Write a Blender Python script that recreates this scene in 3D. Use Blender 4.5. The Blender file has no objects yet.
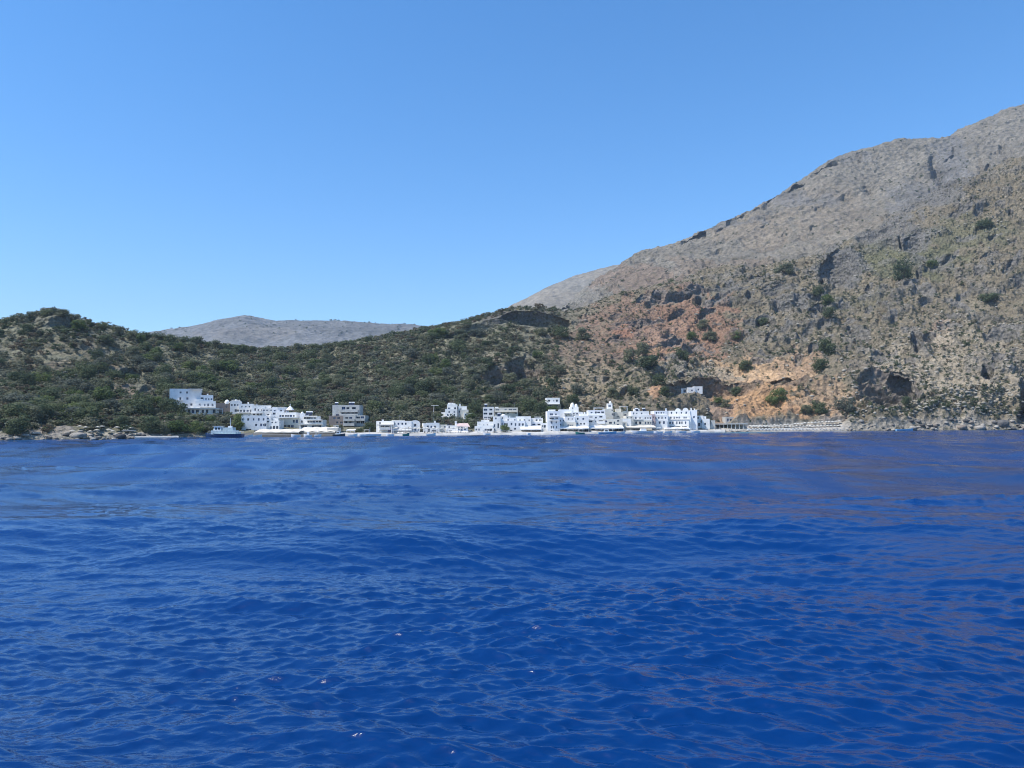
import bpy, math, random, time
import numpy as np
from mathutils import Matrix, Vector, Euler
T0 = time.time()
random.seed(7); rng = np.random.default_rng(7)
scene = bpy.context.scene
COL = scene.collection

# ------------------------------------------------------------------ camera
F = 740.0; CAMH = 4.0
PITCH = math.radians(3.17); ROLL = math.radians(-0.336)
CM = (Matrix.Rotation(math.pi/2 + PITCH, 3, 'X') @ Matrix.Rotation(ROLL, 3, 'Z'))
M = np.array(CM)
def ray(px, py):
    px = np.asarray(px, float); py = np.asarray(py, float)
    px, py = np.broadcast_arrays(px, py)
    c = np.stack([(px-512)/F, -(py-384)/F, -np.ones_like(px)], -1)
    return c @ M.T
def proj(P):
    c = (np.asarray(P, float) - np.array([0, 0, CAMH])) @ M
    return 512 + F*c[..., 0]/(-c[..., 2]), 384 - F*c[..., 1]/(-c[..., 2])
def zat(px, py, d):
    r = ray(px, py); return CAMH + d*r[..., 2]/r[..., 1]
def xat(px, d, py=420.0):
    r = ray(px, py); return d*r[..., 0]/r[..., 1]
def uat(px):
    r = ray(px, np.full_like(np.asarray(px, float), 420.0)); return r[..., 0]/r[..., 1]

cam = bpy.data.cameras.new('camera'); cam.lens = 36*F/1024; cam.sensor_width = 36
cam.clip_start = 0.5; cam.clip_end = 30000
co = bpy.data.objects.new('camera', cam); COL.objects.link(co)
co.matrix_world = Matrix.Translation((0, 0, CAMH)) @ CM.to_4x4()
scene.camera = co

# ------------------------------------------------------------------ noise
def _h(ix, iy, iz, seed):
    h = (ix.astype(np.uint32)*np.uint32(374761393) + iy.astype(np.uint32)*np.uint32(668265263)
         + iz.astype(np.uint32)*np.uint32(2246822519) + np.uint32((seed*3266489917) & 0xffffffff))
    h = (h ^ (h >> np.uint32(13)))*np.uint32(1274126177)
    h = (h ^ (h >> np.uint32(16)))*np.uint32(2654435761)
    return ((h ^ (h >> np.uint32(15))) & np.uint32(0xffffff)).astype(np.float32)/np.float32(0x7fffff) - 1
def vnoise(P, seed=0):
    P = np.asarray(P, np.float32); f = np.floor(P); t = P - f; i = f.astype(np.int64)
    t = t*t*t*(t*(t*6-15)+10)
    out = 0
    for a in (0, 1):
        wx = t[..., 0] if a else 1-t[..., 0]
        for b in (0, 1):
            wy = t[..., 1] if b else 1-t[..., 1]
            for c in (0, 1):
                wz = t[..., 2] if c else 1-t[..., 2]
                out = out + wx*wy*wz*_h(i[..., 0]+a, i[..., 1]+b, i[..., 2]+c, seed)
    return out
ROTN = np.array(Euler((0.6, 0.4, 0.9)).to_matrix(), np.float32)
def fbm(P, octv=4, gain=.5, seed=0, ridged=False):
    P = np.asarray(P, np.float32); s = 0; a = 1; n = 0
    for k in range(octv):
        v = vnoise(P, seed+k)
        if ridged: v = 1-2*np.abs(v)
        s = s + a*v; n += a; a *= gain
        P = (P @ ROTN.T)*2.03 + 7.1
    return s/n
def sstep(a, b, x):
    t = np.clip((x-a)/(b-a), 0, 1); return t*t*(3-2*t)
def curve(pts):
    xs, ys = zip(*pts)
    def f(x):   # smoothed piecewise-linear
        x = np.asarray(x, float)
        return (np.interp(x, xs, ys)*2 + np.interp(x-7, xs, ys) + np.interp(x+7, xs, ys))/4
    return f

# ------------------------------------------------------------------ materials
MAT = {}
def nt(name):
    m = bpy.data.materials.new(name); m.use_nodes = True
    t = m.node_tree; t.nodes.clear()
    o = t.nodes.new('ShaderNodeOutputMaterial'); b = t.nodes.new('ShaderNodeBsdfPrincipled')
    t.links.new(b.outputs[0], o.inputs[0]); MAT[name] = m
    return m, t, b
def N(t, typ, **kw):
    n = t.nodes.new(typ)
    for k, v in kw.items():
        if k in n.inputs: n.inputs[k].default_value = v
        else: setattr(n, k, v)
    return n
def noise(t, vec, scale, detail=4, rough=.55):
    n = N(t, 'ShaderNodeTexNoise'); n.inputs['Scale'].default_value = scale
    n.inputs['Detail'].default_value = detail; n.inputs['Roughness'].default_value = rough
    t.links.new(vec, n.inputs['Vector']); return n.outputs['Fac']
def maprange(t, v, a, b, c, d):
    n = N(t, 'ShaderNodeMapRange'); t.links.new(v, n.inputs[0])
    for i, x in enumerate((a, b, c, d)): n.inputs[i+1].default_value = x
    return n.outputs[0]
def mulc(t, col, fac):      # colour * scalar
    n = N(t, 'ShaderNodeVectorMath', operation='SCALE')
    t.links.new(col, n.inputs[0]); t.links.new(fac, n.inputs['Scale']); return n.outputs[0]
def mixc(t, fac, a, b):
    n = N(t, 'ShaderNodeMix', data_type='RGBA')
    t.links.new(fac, n.inputs[0])
    for s, x in ((6, a), (7, b)):
        if isinstance(x, tuple): n.inputs[s].default_value = (*x, 1)
        else: t.links.new(x, n.inputs[s])
    return n.outputs[2]
def bump(t, b, h, dist, strength=1.0):
    n = N(t, 'ShaderNodeBump'); n.inputs['Strength'].default_value = strength; n.inputs['Distance'].default_value = dist
    t.links.new(h, n.inputs['Height']); t.links.new(n.outputs[0], b.inputs['Normal'])

def plain(name, col, rough=.8, var=.12, scale=.8, spec=.3, dirt=0.0):
    m, t, b = nt(name)
    g = N(t, 'ShaderNodeNewGeometry').outputs['Position']
    f = maprange(t, noise(t, g, scale), .3, .7, 1-var, 1+var*.4)
    rgb = N(t, 'ShaderNodeRGB'); rgb.outputs[0].default_value = (*col, 1)
    c = mulc(t, rgb.outputs[0], f)
    if dirt:
        f2 = maprange(t, noise(t, g, .35, 6, .65), .52, .75, 0, dirt)
        c = mixc(t, f2, c, (.30, .27, .22))
    t.links.new(c, b.inputs['Base Color'])
    b.inputs['Roughness'].default_value = rough; b.inputs['Specular IOR Level'].default_value = spec
    return m
plain('whitewash', (.88, .86, .81), .85, .08, .5, .2, .3)
plain('shaded_white', (.83, .83, .82), .85, .08, .5, .2, .3)  # dimmer copy of whitewash; shade of fronts out of the sun is painted in
plain('cream', (.70, .66, .56), .85, .1, .5, .2, .25)
plain('concrete', (.54, .53, .49), .9, .2, .4, .2, .3)
plain('stucco_brown', (.30, .25, .22), .9, .2, .4, .2, .3)
plain('pink', (.62, .47, .42), .85, .1)
plain('terracotta', (.45, .22, .13), .85, .2)
plain('shaded_terrace', (.15, .16, .12), .95, .35, 1.2)  # greenish terrace and retaining wall; the terrace's shade is put into this dark colour
plain('quay_pale', (.58, .56, .52), .85, .3, .25, .2, .5)
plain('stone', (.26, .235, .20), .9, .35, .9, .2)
plain('pebbles', (.42, .39, .33), .95, .25, 1.5)
plain('quay', (.13, .125, .115), .85, .22, .25, .2, .4)  # quay stone, its colour darkened to carry the shade below the beige canopies
plain('glass_dark', (.014, .019, .032), .35, .2, 2, .25)
plain('frame_paint', (.55, .60, .66), .5, .05)
plain('shutter', (.03, .06, .14), .5, .15)
plain('wood_door', (.14, .09, .06), .6, .15)
plain('railing', (.60, .62, .64), .4, .05)
plain('canvas', (.68, .62, .52), .8, .12, .5, .2, .15)
plain('canvas_white', (.80, .78, .74), .8, .1, .5)
plain('metal_grey', (.32, .33, .34), .45, .1)
plain('solar_panel', (.02, .025, .045), .2, .1, 1, .5)
plain('hull_blue', (.02, .05, .13), .35, .15, .6, .5)
plain('deck_teal', (.27, .40, .43), .5, .2, 1.2)
plain('ship_pale', (.55, .64, .64), .5, .2, 1.2)
plain('boat_white', (.80, .80, .79), .5, .06, 1, .2)
plain('boat_lightblue', (.25, .48, .66), .4, .1)
plain('boat_dark', (.05, .06, .075), .5, .15)
plain('parasol_tan', (.46, .42, .34), .85, .15, 1)
plain('thatch', (.48, .42, .32), .9, .25, 2)
plain('parasol_cloth', (.52, .50, .44), .85, .1, 1)
plain('sunbed_cloth', (.50, .51, .49), .8, .08)
plain('bark', (.11, .085, .065), .95, .3, 3)
plain('purple_cloth', (.30, .22, .38), .85, .1)
plain('green_paint', (.03, .20, .17), .5, .1)

def foliage(name, a, b_, rough=.75):
    m, t, b = nt(name)
    g = N(t, 'ShaderNodeNewGeometry').outputs['Position']
    oi = N(t, 'ShaderNodeObjectInfo').outputs['Random']
    f1 = maprange(t, noise(t, g, .09, 2), .35, .65, 0, 1)
    f2 = maprange(t, noise(t, g, 1.3, 3), .3, .7, -.35, .35)
    add = N(t, 'ShaderNodeMath', operation='ADD'); t.links.new(f1, add.inputs[0]); t.links.new(f2, add.inputs[1])
    add2 = N(t, 'ShaderNodeMath', operation='ADD'); add2.use_clamp = True
    t.links.new(add.outputs[0], add2.inputs[0]); t.links.new(maprange(t, oi, 0, 1, -.35, .35), add2.inputs[1])
    c = mixc(t, add2.outputs[0], a, b_)
    t.links.new(c, b.inputs['Base Color']); b.inputs['Roughness'].default_value = rough
    b.inputs['Specular IOR Level'].default_value = .25
    tr = N(t, 'ShaderNodeBsdfTranslucent'); t.links.new(c, tr.inputs['Color'])      # thin leaves let light through
    mx = N(t, 'ShaderNodeMixShader'); mx.inputs[0].default_value = .38
    t.links.new(b.outputs[0], mx.inputs[1]); t.links.new(tr.outputs[0], mx.inputs[2])
    t.links.new(mx.outputs[0], [n for n in t.nodes if n.type == 'OUTPUT_MATERIAL'][0].inputs[0])
    return m
foliage('leaf_dark', (.072, .100, .052), (.132, .158, .074))
foliage('leaf_olive', (.128, .146, .086), (.205, .210, .125))
foliage('leaf_green', (.084, .128, .040), (.158, .195, .066))
foliage('leaf_grey', (.090, .108, .080), (.160, .170, .125))
foliage('leaf_brown', (.110, .088, .060), (.165, .135, .085))
foliage('leaf_scrub', (.136, .146, .090), (.220, .214, .138))

def terrain_mat(name, s, bdist, spots):
    m, t, b = nt(name)
    g = N(t, 'ShaderNodeNewGeometry').outputs['Position']
    a = N(t, 'ShaderNodeAttribute'); a.attribute_name = 'Col'
    f = maprange(t, noise(t, g, .05*s, 5, .6), .3, .7, .78, 1.2)
    f2 = maprange(t, noise(t, g, .55*s, 5, .7), .3, .7, .62, 1.32)
    c = mulc(t, mulc(t, a.outputs['Color'], f), f2)
    # low plants and grass tufts too small to build: dark olive specks
    sp = maprange(t, noise(t, g, .45*s, 3, .65), .54, .62, 0, spots)
    al = N(t, 'ShaderNodeMath', operation='MULTIPLY'); t.links.new(sp, al.inputs[0]); t.links.new(a.outputs['Alpha'], al.inputs[1])
    c = mixc(t, al.outputs[0], c, (.075, .078, .045))
    t.links.new(c, b.inputs['Base Color']); b.inputs['Roughness'].default_value = .95
    b.inputs['Specular IOR Level'].default_value = .15
    v = N(t, 'ShaderNodeTexVoronoi'); v.inputs['Scale'].default_value = .35*s; t.links.new(g, v.inputs['Vector'])
    h = N(t, 'ShaderNodeMath', operation='ADD'); t.links.new(v.outputs['Distance'], h.inputs[0]); t.links.new(noise(t, g, .5*s, 6, .7), h.inputs[1])
    bump(t, b, h.outputs[0], bdist)
    return m
terrain_mat('hill_ground', 1.0, 1.8, .8)
terrain_mat('mountain_ground', .28, 6.0, .55)
terrain_mat('far_ground', .10, 9.0, .4)
def rock_mat(name, col):
    m, t, b = nt(name)
    g = N(t, 'ShaderNodeNewGeometry').outputs['Position']
    oi = N(t, 'ShaderNodeObjectInfo').outputs['Random']
    rgb = N(t, 'ShaderNodeRGB'); rgb.outputs[0].default_value = (*col, 1)
    c = mulc(t, rgb.outputs[0], maprange(t, noise(t, g, .7, 5, .65), .3, .7, .6, 1.3))
    c = mulc(t, c, maprange(t, oi, 0, 1, .75, 1.2))
    t.links.new(c, b.inputs['Base Color']); b.inputs['Roughness'].default_value = .95
    b.inputs['Specular IOR Level'].default_value = .15
    bump(t, b, noise(t, g, 1.2, 6, .7), .5)
    return m
rock_mat('rock_pale', (.35, .32, .275)); rock_mat('rock_brown', (.26, .22, .18)); rock_mat('rock_dark', (.12, .115, .11))
rock_mat('rock_rubble', (.40, .36, .29))

def water_mat():
    m, t, b = nt('sea_water')
    tc = N(t, 'ShaderNodeNewGeometry').outputs['Position']
    mp = N(t, 'ShaderNodeMapping'); t.links.new(tc, mp.inputs['Vector'])
    mp.inputs['Rotation'].default_value = (0, 0, math.radians(10)); mp.inputs['Scale'].default_value = (.6, 1, 1)
    bump(t, b, noise(t, mp.outputs[0], 8, 3, .55), WBUMP)
    a = N(t, 'ShaderNodeAttribute'); a.attribute_name = 'shallow'
    c = mixc(t, a.outputs['Fac'], WCOL, (.03, .22, .30))
    c = mulc(t, c, maprange(t, noise(t, tc, .03, 2), .3, .7, .85, 1.15))
    t.links.new(c, b.inputs['Base Color'])
    ch = N(t, 'ShaderNodeAttribute'); ch.attribute_name = 'chop'     # ripples finer than the mesh there
    t.links.new(maprange(t, ch.outputs['Fac'], 0, .55, .05, .50), b.inputs['Roughness']); b.inputs['IOR'].default_value = 1.42
    b.inputs['Specular IOR Level'].default_value = .5
    return m
WBUMP = .016; WCOL = (.0004, .027, .126); WAMP = 1.4
water_mat()

# ------------------------------------------------------------------ mesh helpers
def mesh_np(name, V, faces, mat, attrs=None, smooth=False):
    """V (n,3); faces (m,k) int array."""
    me = bpy.data.meshes.new(name)
    V = np.ascontiguousarray(V, np.float32); faces = np.ascontiguousarray(faces, np.int32)
    k = faces.shape[1]
    me.vertices.add(len(V)); me.vertices.foreach_set('co', V.ravel())
    me.loops.add(faces.size); me.loops.foreach_set('vertex_index', faces.ravel())
    me.polygons.add(len(faces))
    me.polygons.foreach_set('loop_start', np.arange(0, faces.size, k, dtype=np.int32))
    me.polygons.foreach_set('loop_total', np.full(len(faces), k, np.int32))
    if smooth: me.polygons.foreach_set('use_smooth', np.ones(len(faces), bool))
    for an, (typ, arr) in (attrs or {}).items():
        at = me.attributes.new(an, typ, 'POINT')
        at.data.foreach_set('color' if 'COLOR' in typ else 'value', np.ascontiguousarray(arr, np.float32).ravel())
    me.materials.append(MAT[mat]); me.update(); me.validate()
    return me
def link(name, me, parent=None):
    o = bpy.data.objects.new(name, me); COL.objects.link(o)
    if parent: o.parent = parent
    return o
def tag(o, label=None, cat=None, group=None, kind=None):
    if label: o['label'] = label
    if cat: o['category'] = cat
    if group: o['group'] = group
    if kind: o['kind'] = kind
    return o
def empty(name, loc, label, cat, group=None, yaw=0, scale=None):
    o = bpy.data.objects.new(name, None); COL.objects.link(o); o.empty_display_size = .5
    o.location = loc; o.rotation_euler = (0, 0, yaw)
    if scale is not None: o.scale = scale
    return tag(o, label, cat, group)
def grid_faces(nc, nr):
    i = np.arange(nc-1)[:, None]*nr + np.arange(nr-1)[None, :]
    return np.stack([i, i+nr, i+nr+1, i+1], -1).reshape(-1, 4)

class MB:
    def __init__(s): s.v = []; s.f = []; s.m = []; s.cur = 0
    def poly(s, pts):
        n = len(s.v); s.v += [tuple(p) for p in pts]; s.f.append(tuple(range(n, n+len(pts)))); s.m.append(s.cur)
    def box(s, x0, x1, y0, y1, z0, z1):
        n = len(s.v)
        s.v += [(x, y, z) for z in (z0, z1) for y in (y0, y1) for x in (x0, x1)]
        for f in ((0, 2, 3, 1), (4, 5, 7, 6), (0, 1, 5, 4), (2, 6, 7, 3), (0, 4, 6, 2), (1, 3, 7, 5)):
            s.f.append(tuple(n+i for i in f)); s.m.append(s.cur)
    def hexa(s, p):       # 8 points, bottom ring 0-3 ccw, top ring 4-7
        n = len(s.v); s.v += [tuple(q) for q in p]
        for f in ((3, 2, 1, 0), (4, 5, 6, 7), (0, 1, 5, 4), (1, 2, 6, 5), (2, 3, 7, 6), (3, 0, 4, 7)):
            s.f.append(tuple(n+i for i in f)); s.m.append(s.cur)
    def tube(s, a, b, r0, r1=None, k=6, cap=True):
        a = Vector(a); b = Vector(b); r1 = r0 if r1 is None else r1
        q = (b-a).to_track_quat('Z', 'Y'); n = len(s.v)
        for c, r in ((a, r0), (b, r1)):
            for i in range(k):
                w = 2*math.pi*i/k
                s.v.append(tuple(c + q @ Vector((r*math.cos(w), r*math.sin(w), 0))))
        for i in range(k):
            j = (i+1) % k; s.f.append((n+i, n+j, n+k+j, n+k+i)); s.m.append(s.cur)
        if cap:
            s.f.append(tuple(n+k-1-i for i in range(k))); s.m.append(s.cur)
            s.f.append(tuple(n+k+i for i in range(k))); s.m.append(s.cur)
    def lathe(s, c, prof, k=12, sx=1, sy=1):   # prof [(r,z)...]
        n = len(s.v)
        for r, z in prof:
            for i in range(k):
                w = 2*math.pi*i/k
                s.v.append((c[0]+sx*r*math.cos(w), c[1]+sy*r*math.sin(w), c[2]+z))
        for a in range(len(prof)-1):
            for i in range(k):
                j = (i+1) % k
                s.f.append((n+a*k+i, n+a*k+j, n+(a+1)*k+j, n+(a+1)*k+i)); s.m.append(s.cur)
    def build(s, name, mats, parent=None, smooth=False):
        me = bpy.data.meshes.new(name); me.from_pydata(s.v, [], s.f)
        mats = [mats] if isinstance(mats, str) else mats
        for mm in mats: me.materials.append(MAT[mm])
        if len(mats) > 1: me.polygons.foreach_set('material_index', s.m)
        if smooth: me.polygons.foreach_set('use_smooth', [True]*len(s.f))
        me.update()
        return link(name, me, parent)

# ------------------------------------------------------------------ terrain profile curves (image x -> distance / height)
d0c = curve([(-400, 205), (-200, 215), (0, 228), (100, 243), (180, 262), (300, 284), (400, 292), (560, 303), (640, 325), (700, 345), (780, 362), (850, 370), (1024, 372), (1300, 380), (1500, 390)])
# lower slope behind the shore
k3y = curve([(-400, 415), (0, 415), (100, 417), (150, 414), (190, 413.5), (250, 415.5), (345, 414), (400, 414), (455, 420), (500, 414), (552, 407), (620, 404), (690, 395), (735, 402), (790, 398), (850, 404), (900, 402), (1024, 398), (1500, 380)])
k3d = curve([(-400, 35), (0, 35), (150, 36), (190, 42), (250, 45), (345, 50), (455, 48), (552, 66), (620, 66), (690, 78), (735, 55), (790, 42), (850, 28), (900, 26), (1024, 24), (1500, 24)])
k4y = curve([(-400, 370), (0, 372), (100, 378), (200, 380), (300, 385), (400, 378), (500, 370), (600, 365), (700, 355), (800, 348), (900, 338), (1024, 318), (1500, 260)])
k4d = curve([(-400, 95), (0, 100), (100, 100), (200, 115), (300, 135), (400, 125), (500, 130), (600, 145), (700, 165), (800, 150), (900, 140), (1024, 130), (1500, 130)])
r1y = curve([(-400, 360), (-200, 345), (-30, 333), (0, 327), (18, 319), (40, 316), (52, 313), (66, 317), (80, 324), (110, 332), (150, 341), (200, 348), (240, 351), (290, 352), (330, 348), (380, 341), (430, 331), (480, 321), (515, 311), (545, 310), (568, 315), (590, 309), (620, 299), (660, 290), (700, 285), (770, 273), (830, 262), (852, 254), (880, 240), (920, 216), (950, 198), (1000, 186), (1024, 177), (1500, 20)])
r1d = curve([(-400, 400), (0, 405), (60, 420), (150, 470), (290, 560), (400, 560), (500, 555), (600, 620), (700, 690), (850, 730), (1024, 800), (1500, 850)])
r2y = curve([(-400, 400), (430, 352), (520, 338), (556, 320), (575, 306), (598, 284), (620, 266), (640, 249), (680, 237), (710, 223), (750, 205), (790, 183), (820, 165), (836, 155), (850, 151), (880, 142), (910, 138), (940, 136), (958, 135), (980, 124), (1000, 114), (1024, 104), (1300, 20), (1500, -20)])
_r2 = r2y; r2y = lambda x: _r2(x)+9*sstep(560, 700, x)*1.45
r2d = curve([(-400, 1800), (487, 1800), (600, 1650), (700, 1550), (850, 1600), (1024, 1700), (1500, 1800)])
r3y = curve([(-400, 400), (60, 352), (130, 338), (160, 334), (200, 326), (222, 320), (240, 316), (250, 316), (262, 321), (300, 321), (350, 321), (380, 324), (410, 327), (440, 331), (500, 342), (900, 400)])

def pchip_cols(Dk, Zk, D):
    """monotone cubic per column; Dk,Zk (nc,k), D (nc,nr)"""
    h = np.diff(Dk, axis=1); s = np.diff(Zk, axis=1)/h
    m = np.zeros_like(Zk)
    w1 = 2*h[:, 1:]+h[:, :-1]; w2 = h[:, 1:]+2*h[:, :-1]
    a, b = s[:, :-1], s[:, 1:]
    ok = a*b > 0
    m[:, 1:-1] = np.where(ok, (w1+w2)/(w1/np.where(ok, a, 1)+w2/np.where(ok, b, 1)), 0)
    m[:, 0] = s[:, 0]; m[:, -1] = s[:, -1]
    idx = np.clip((D[:, :, None] >= Dk[:, None, 1:-1]).sum(-1), 0, Dk.shape[1]-2)
    tk = lambda A: np.take_along_axis(A, idx, 1)
    hh = tk(h); t = (D-tk(Dk[:, :-1]))/hh
    return ((1+2*t)*(1-t)**2*tk(Zk[:, :-1]) + t*(1-t)**2*hh*tk(m[:, :-1])
            + t*t*(3-2*t)*tk(Zk[:, 1:]) + t*t*(t-1)*hh*tk(m[:, 1:]))
def rows(Dk, counts):
    segs = []
    for k, n in enumerate(counts):
        t = np.arange(n)/n
        segs.append(Dk[:, k:k+1] + (Dk[:, k+1:k+2]-Dk[:, k:k+1])*t[None])
    segs.append(Dk[:, -1:]); return np.concatenate(segs, 1)
def grid_normals(P):
    a = np.gradient(P, axis=0); b = np.gradient(P, axis=1)
    n = np.cross(a, b); n /= np.linalg.norm(n, axis=-1, keepdims=True)+1e-9
    return np.where(n[..., 2:3] < 0, -n, n)

# ---- near hill
HPX = np.concatenate([np.linspace(-520, -12, 220, endpoint=False), np.linspace(-12, 1036, 1300), np.linspace(1038, 1400, 140)])
nc = len(HPX); U = uat(HPX); d0 = d0c(HPX)
inv = sstep(195, 225, HPX)*(1-sstep(760, 840, HPX))     # built-up shore
dk = np.stack([d0-14, d0, d0+2.0, d0+10, d0+k3d(HPX), d0+k4d(HPX), r1d(HPX), r1d(HPX)+70, r1d(HPX)+300], 1)
zr1 = zat(HPX, r1y(HPX), r1d(HPX))
zk = np.stack([np.full(nc, -5.), np.full(nc, -.1), .6*inv+1.0*(1-inv), 1.25*inv+3.2*(1-inv),
               zat(HPX, k3y(HPX), d0+k3d(HPX)), zat(HPX, k4y(HPX), d0+k4d(HPX)), zr1, zr1-10, zr1*.45], 1)
HD = rows(dk, [4, 6, 12, 80, 130, 170, 10, 6])
HZ = pchip_cols(dk, zk, HD)
nr = HD.shape[1]
HP = np.stack([U[:, None]*HD, HD, HZ], -1)
hx, hy = proj(HP)
off = HD-d0[:, None]
rock = sstep(560, 720, hx)                                # right side is bare rock
nrm = grid_normals(HP)
# village strip keeps its graded ground
vend = curve([(0, 20), (160, 20), (190, 46), (250, 56), (345, 60), (455, 60), (552, 74), (620, 58), (655, 36), (722, 26), (1500, 26)])(HPX)[:, None]
vil = sstep(168, 182, hx)*(1-sstep(722, 742, hx))*(1-sstep(vend, vend*1.15, off))
beach = sstep(712, 730, hx)*(1-sstep(838, 852, hx))*(1-sstep(11, 15, off))
keep = np.clip(1-vil*.93-beach, 0, 1)*sstep(1, 9, off)
n1 = fbm(HP/48, 4, .5, 1); n2 = fbm(HP/np.array([15, 15, 11]), 4, .55, 11, True); n3 = fbm(HP/np.array([4.2, 4.2, 3]), 3, .6, 21, True)
ridgefade = 1-.55*sstep(.75, 1.0, off/(r1d(HPX)-d0)[:, None])
amp = keep*((1.6+2.8*rock)*n1*ridgefade + (.9+2.3*rock)*(n2+.2) + (.45+1.15*rock)*(n3+.2))
# terraces/strata on the rock
al = HP[..., 0]*.82+HP[..., 2]*.57; ac = -HP[..., 0]*.57+HP[..., 2]*.82
strata = fbm(np.stack([al/34, HP[..., 1]/16, ac/5.5], -1), 4, .6, 51, True); gul = fbm(HP/np.array([60, 90, 90]), 2, .5, 57, True)
nC = fbm(HP/np.array([46, 46, 38]), 4, .55, 83); calm = np.clip(1.25*np.exp(-((hx-775)/78)**4-((hy-415)/15)**4)+1.1*np.exp(-((hx-768)/55)**4-((hy-383)/8)**4), 0, 1); keep = keep*(1-.9*calm); crag = sstep(.13, .2, nC)*rock*(1-calm); crag2 = sstep(.10, .15, fbm(HP/np.array([17, 17, 13]), 3, .5, 87))*(.25+.75*rock)
amp = amp + keep*(4.5*crag + 1.5*crag2)
amp = amp + keep*rock*(2.2*(strata+.2)*(.4+.6*sstep(780, 900, hx)) + 3.2*gul*ridgefade)
st = np.sin(ac*.75 + 5*n1)*rock*keep*.8*np.clip(.5+n1*2, 0, 1)
HP = HP + nrm*(amp+st)[..., None]
# cliffs, overhangs and caves: rock pushed back into the slope
# (image x, y of the centre, half width, half height, extra depth, slope)
NOTCH = [(708, 401, 52, 9, 4, -.10, .95), (788, 391, 24, 6.5, 4, .05, .8), (887, 401, 33, 17, 2, 0, .88), (897, 403, 15, 12, 15, 0, 1.2), (750, 391, 26, 4, 1, -.1, .8), (1021, 408, 9, 24, 3, .1, .88),
         (498, 376, 18, 11, 0, 0, 1.05), (524, 370, 20, 15, 0, .1, 1.0), (538, 321, 36, 9, 1, .1, 1.12), (480, 328, 46, 5, 0, -.3, 1.0), (838, 278, 24, 17, 0, -.3, .8), (766, 326, 12, 8, 0, 0, .8), (500, 388, 13, 6, 0, 0, .75),
         (128, 377, 15, 9, 0, 0, 1.05), (148, 399, 15, 10, 0, 0, 1.0), (62, 324, 18, 8, 0, 0, 1.0), (36, 322, 14, 5, 0, .1, .9), (940, 196, 24, 14, 0, -.5, .8), (880, 236, 26, 13, 0, -.6, .8), (908, 214, 16, 10, 0, -.5, .8), (985, 383, 7, 10, 0, 0, .85), (815, 410, 8, 5, 0, 0, .8),
         (858, 340, 15, 8, 0, .2, .75), (918, 350, 8, 11, 0, 0, .85), (960, 310, 18, 6, 0, .3, .7), (1000, 340, 20, 8, 0, -.2, .75), (780, 300, 22, 5, 0, -.1, .75), (700, 298, 44, 5, 0, -.15, .75), (640, 325, 30, 4, 0, -.1, .7), (150, 395, 14, 9, 0, 0, .75), (100, 355, 12, 5, 0, 0, .75)]
NFIRM = len(NOTCH); g9 = np.random.default_rng(21)
for _ in range(190):
    cx = g9.uniform(575, 1060); cy_ = g9.uniform(float(r1y(cx))+6, float(r1y(cx))*.12+.88*425)
    if cy_ < 405 and not (690 < cx < 850 and 370 < cy_): NOTCH.append((cx, cy_, g9.uniform(3, 13), g9.uniform(1.6, 5.5), 0, g9.uniform(-.6, .15)))
for _ in range(40):
    cx = g9.uniform(0, 560); cy_ = g9.uniform(float(r1y(cx))+8, 400); NOTCH.append((cx, cy_, g9.uniform(3, 10), g9.uniform(1.6, 4.5), 0, g9.uniform(-.3, .3)))
wob = fbm(np.stack([hx/12, hy/8, np.zeros_like(hx)], -1), 3, .55, 31)*.42
push = np.zeros_like(hx); wall = np.zeros_like(hx)
def cut_cliffs(lst, px, ix, iy, D, wob, push, wall, over, cap, top_row, soft=(.70, .93)):
    """turn a patch of slope into an upright or overhanging rock face, by moving it back under its own upper edge"""
    for n_, (cx, cy, rx, ry, dep, sl, *own) in enumerate(lst):
        ov = own[0] if own else over*(.35+.6*((n_*.618) % 1))
        c0, c1 = np.searchsorted(px, [cx-rx*1.4, cx+rx*1.4]); c = slice(max(c0-1, 0), c1+1)
        qx = (ix[c]-cx)/rx; yy = iy[c]-cy-sl*(ix[c]-cx)
        mk = 1-sstep(soft[0], soft[1], qx**2+(yy/ry)**2+wob[c]*(.45 if dep > 1.5 else 1))
        dt = np.zeros(mk.shape[0])
        for k, col in enumerate(range(c.start, c.start+mk.shape[0])):
            q = (px[col]-cx)/rx; yt = cy+sl*(px[col]-cx)-ry*math.sqrt(max(0, 1-q*q))*.92
            dt[k] = np.interp(yt, iy[col, :top_row][::-1], D[col, :top_row][::-1])
        p = mk*np.clip(dep + np.clip(dt[:, None]-D[c], 0, None)*ov, 0, cap)
        push[c] = np.maximum(push[c], p); wall[c] = np.maximum(wall[c], mk)
cut_cliffs(NOTCH, HPX, hx, hy, HD, wob, push, wall, .95, 48, 395)
push *= np.clip(1-vil-beach, 0, 1)*sstep(2, 10, off)
dirv = HP-np.array([0, 0, CAMH]); dirv /= np.linalg.norm(dirv, axis=-1, keepdims=True)
HP = HP + dirv*push[..., None]
HZf = HP[..., 2]
def ground(px, d):
    c = int(np.argmin(np.abs(HPX-px))); return float(np.interp(d, HD[c], HZf[c]))

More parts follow.
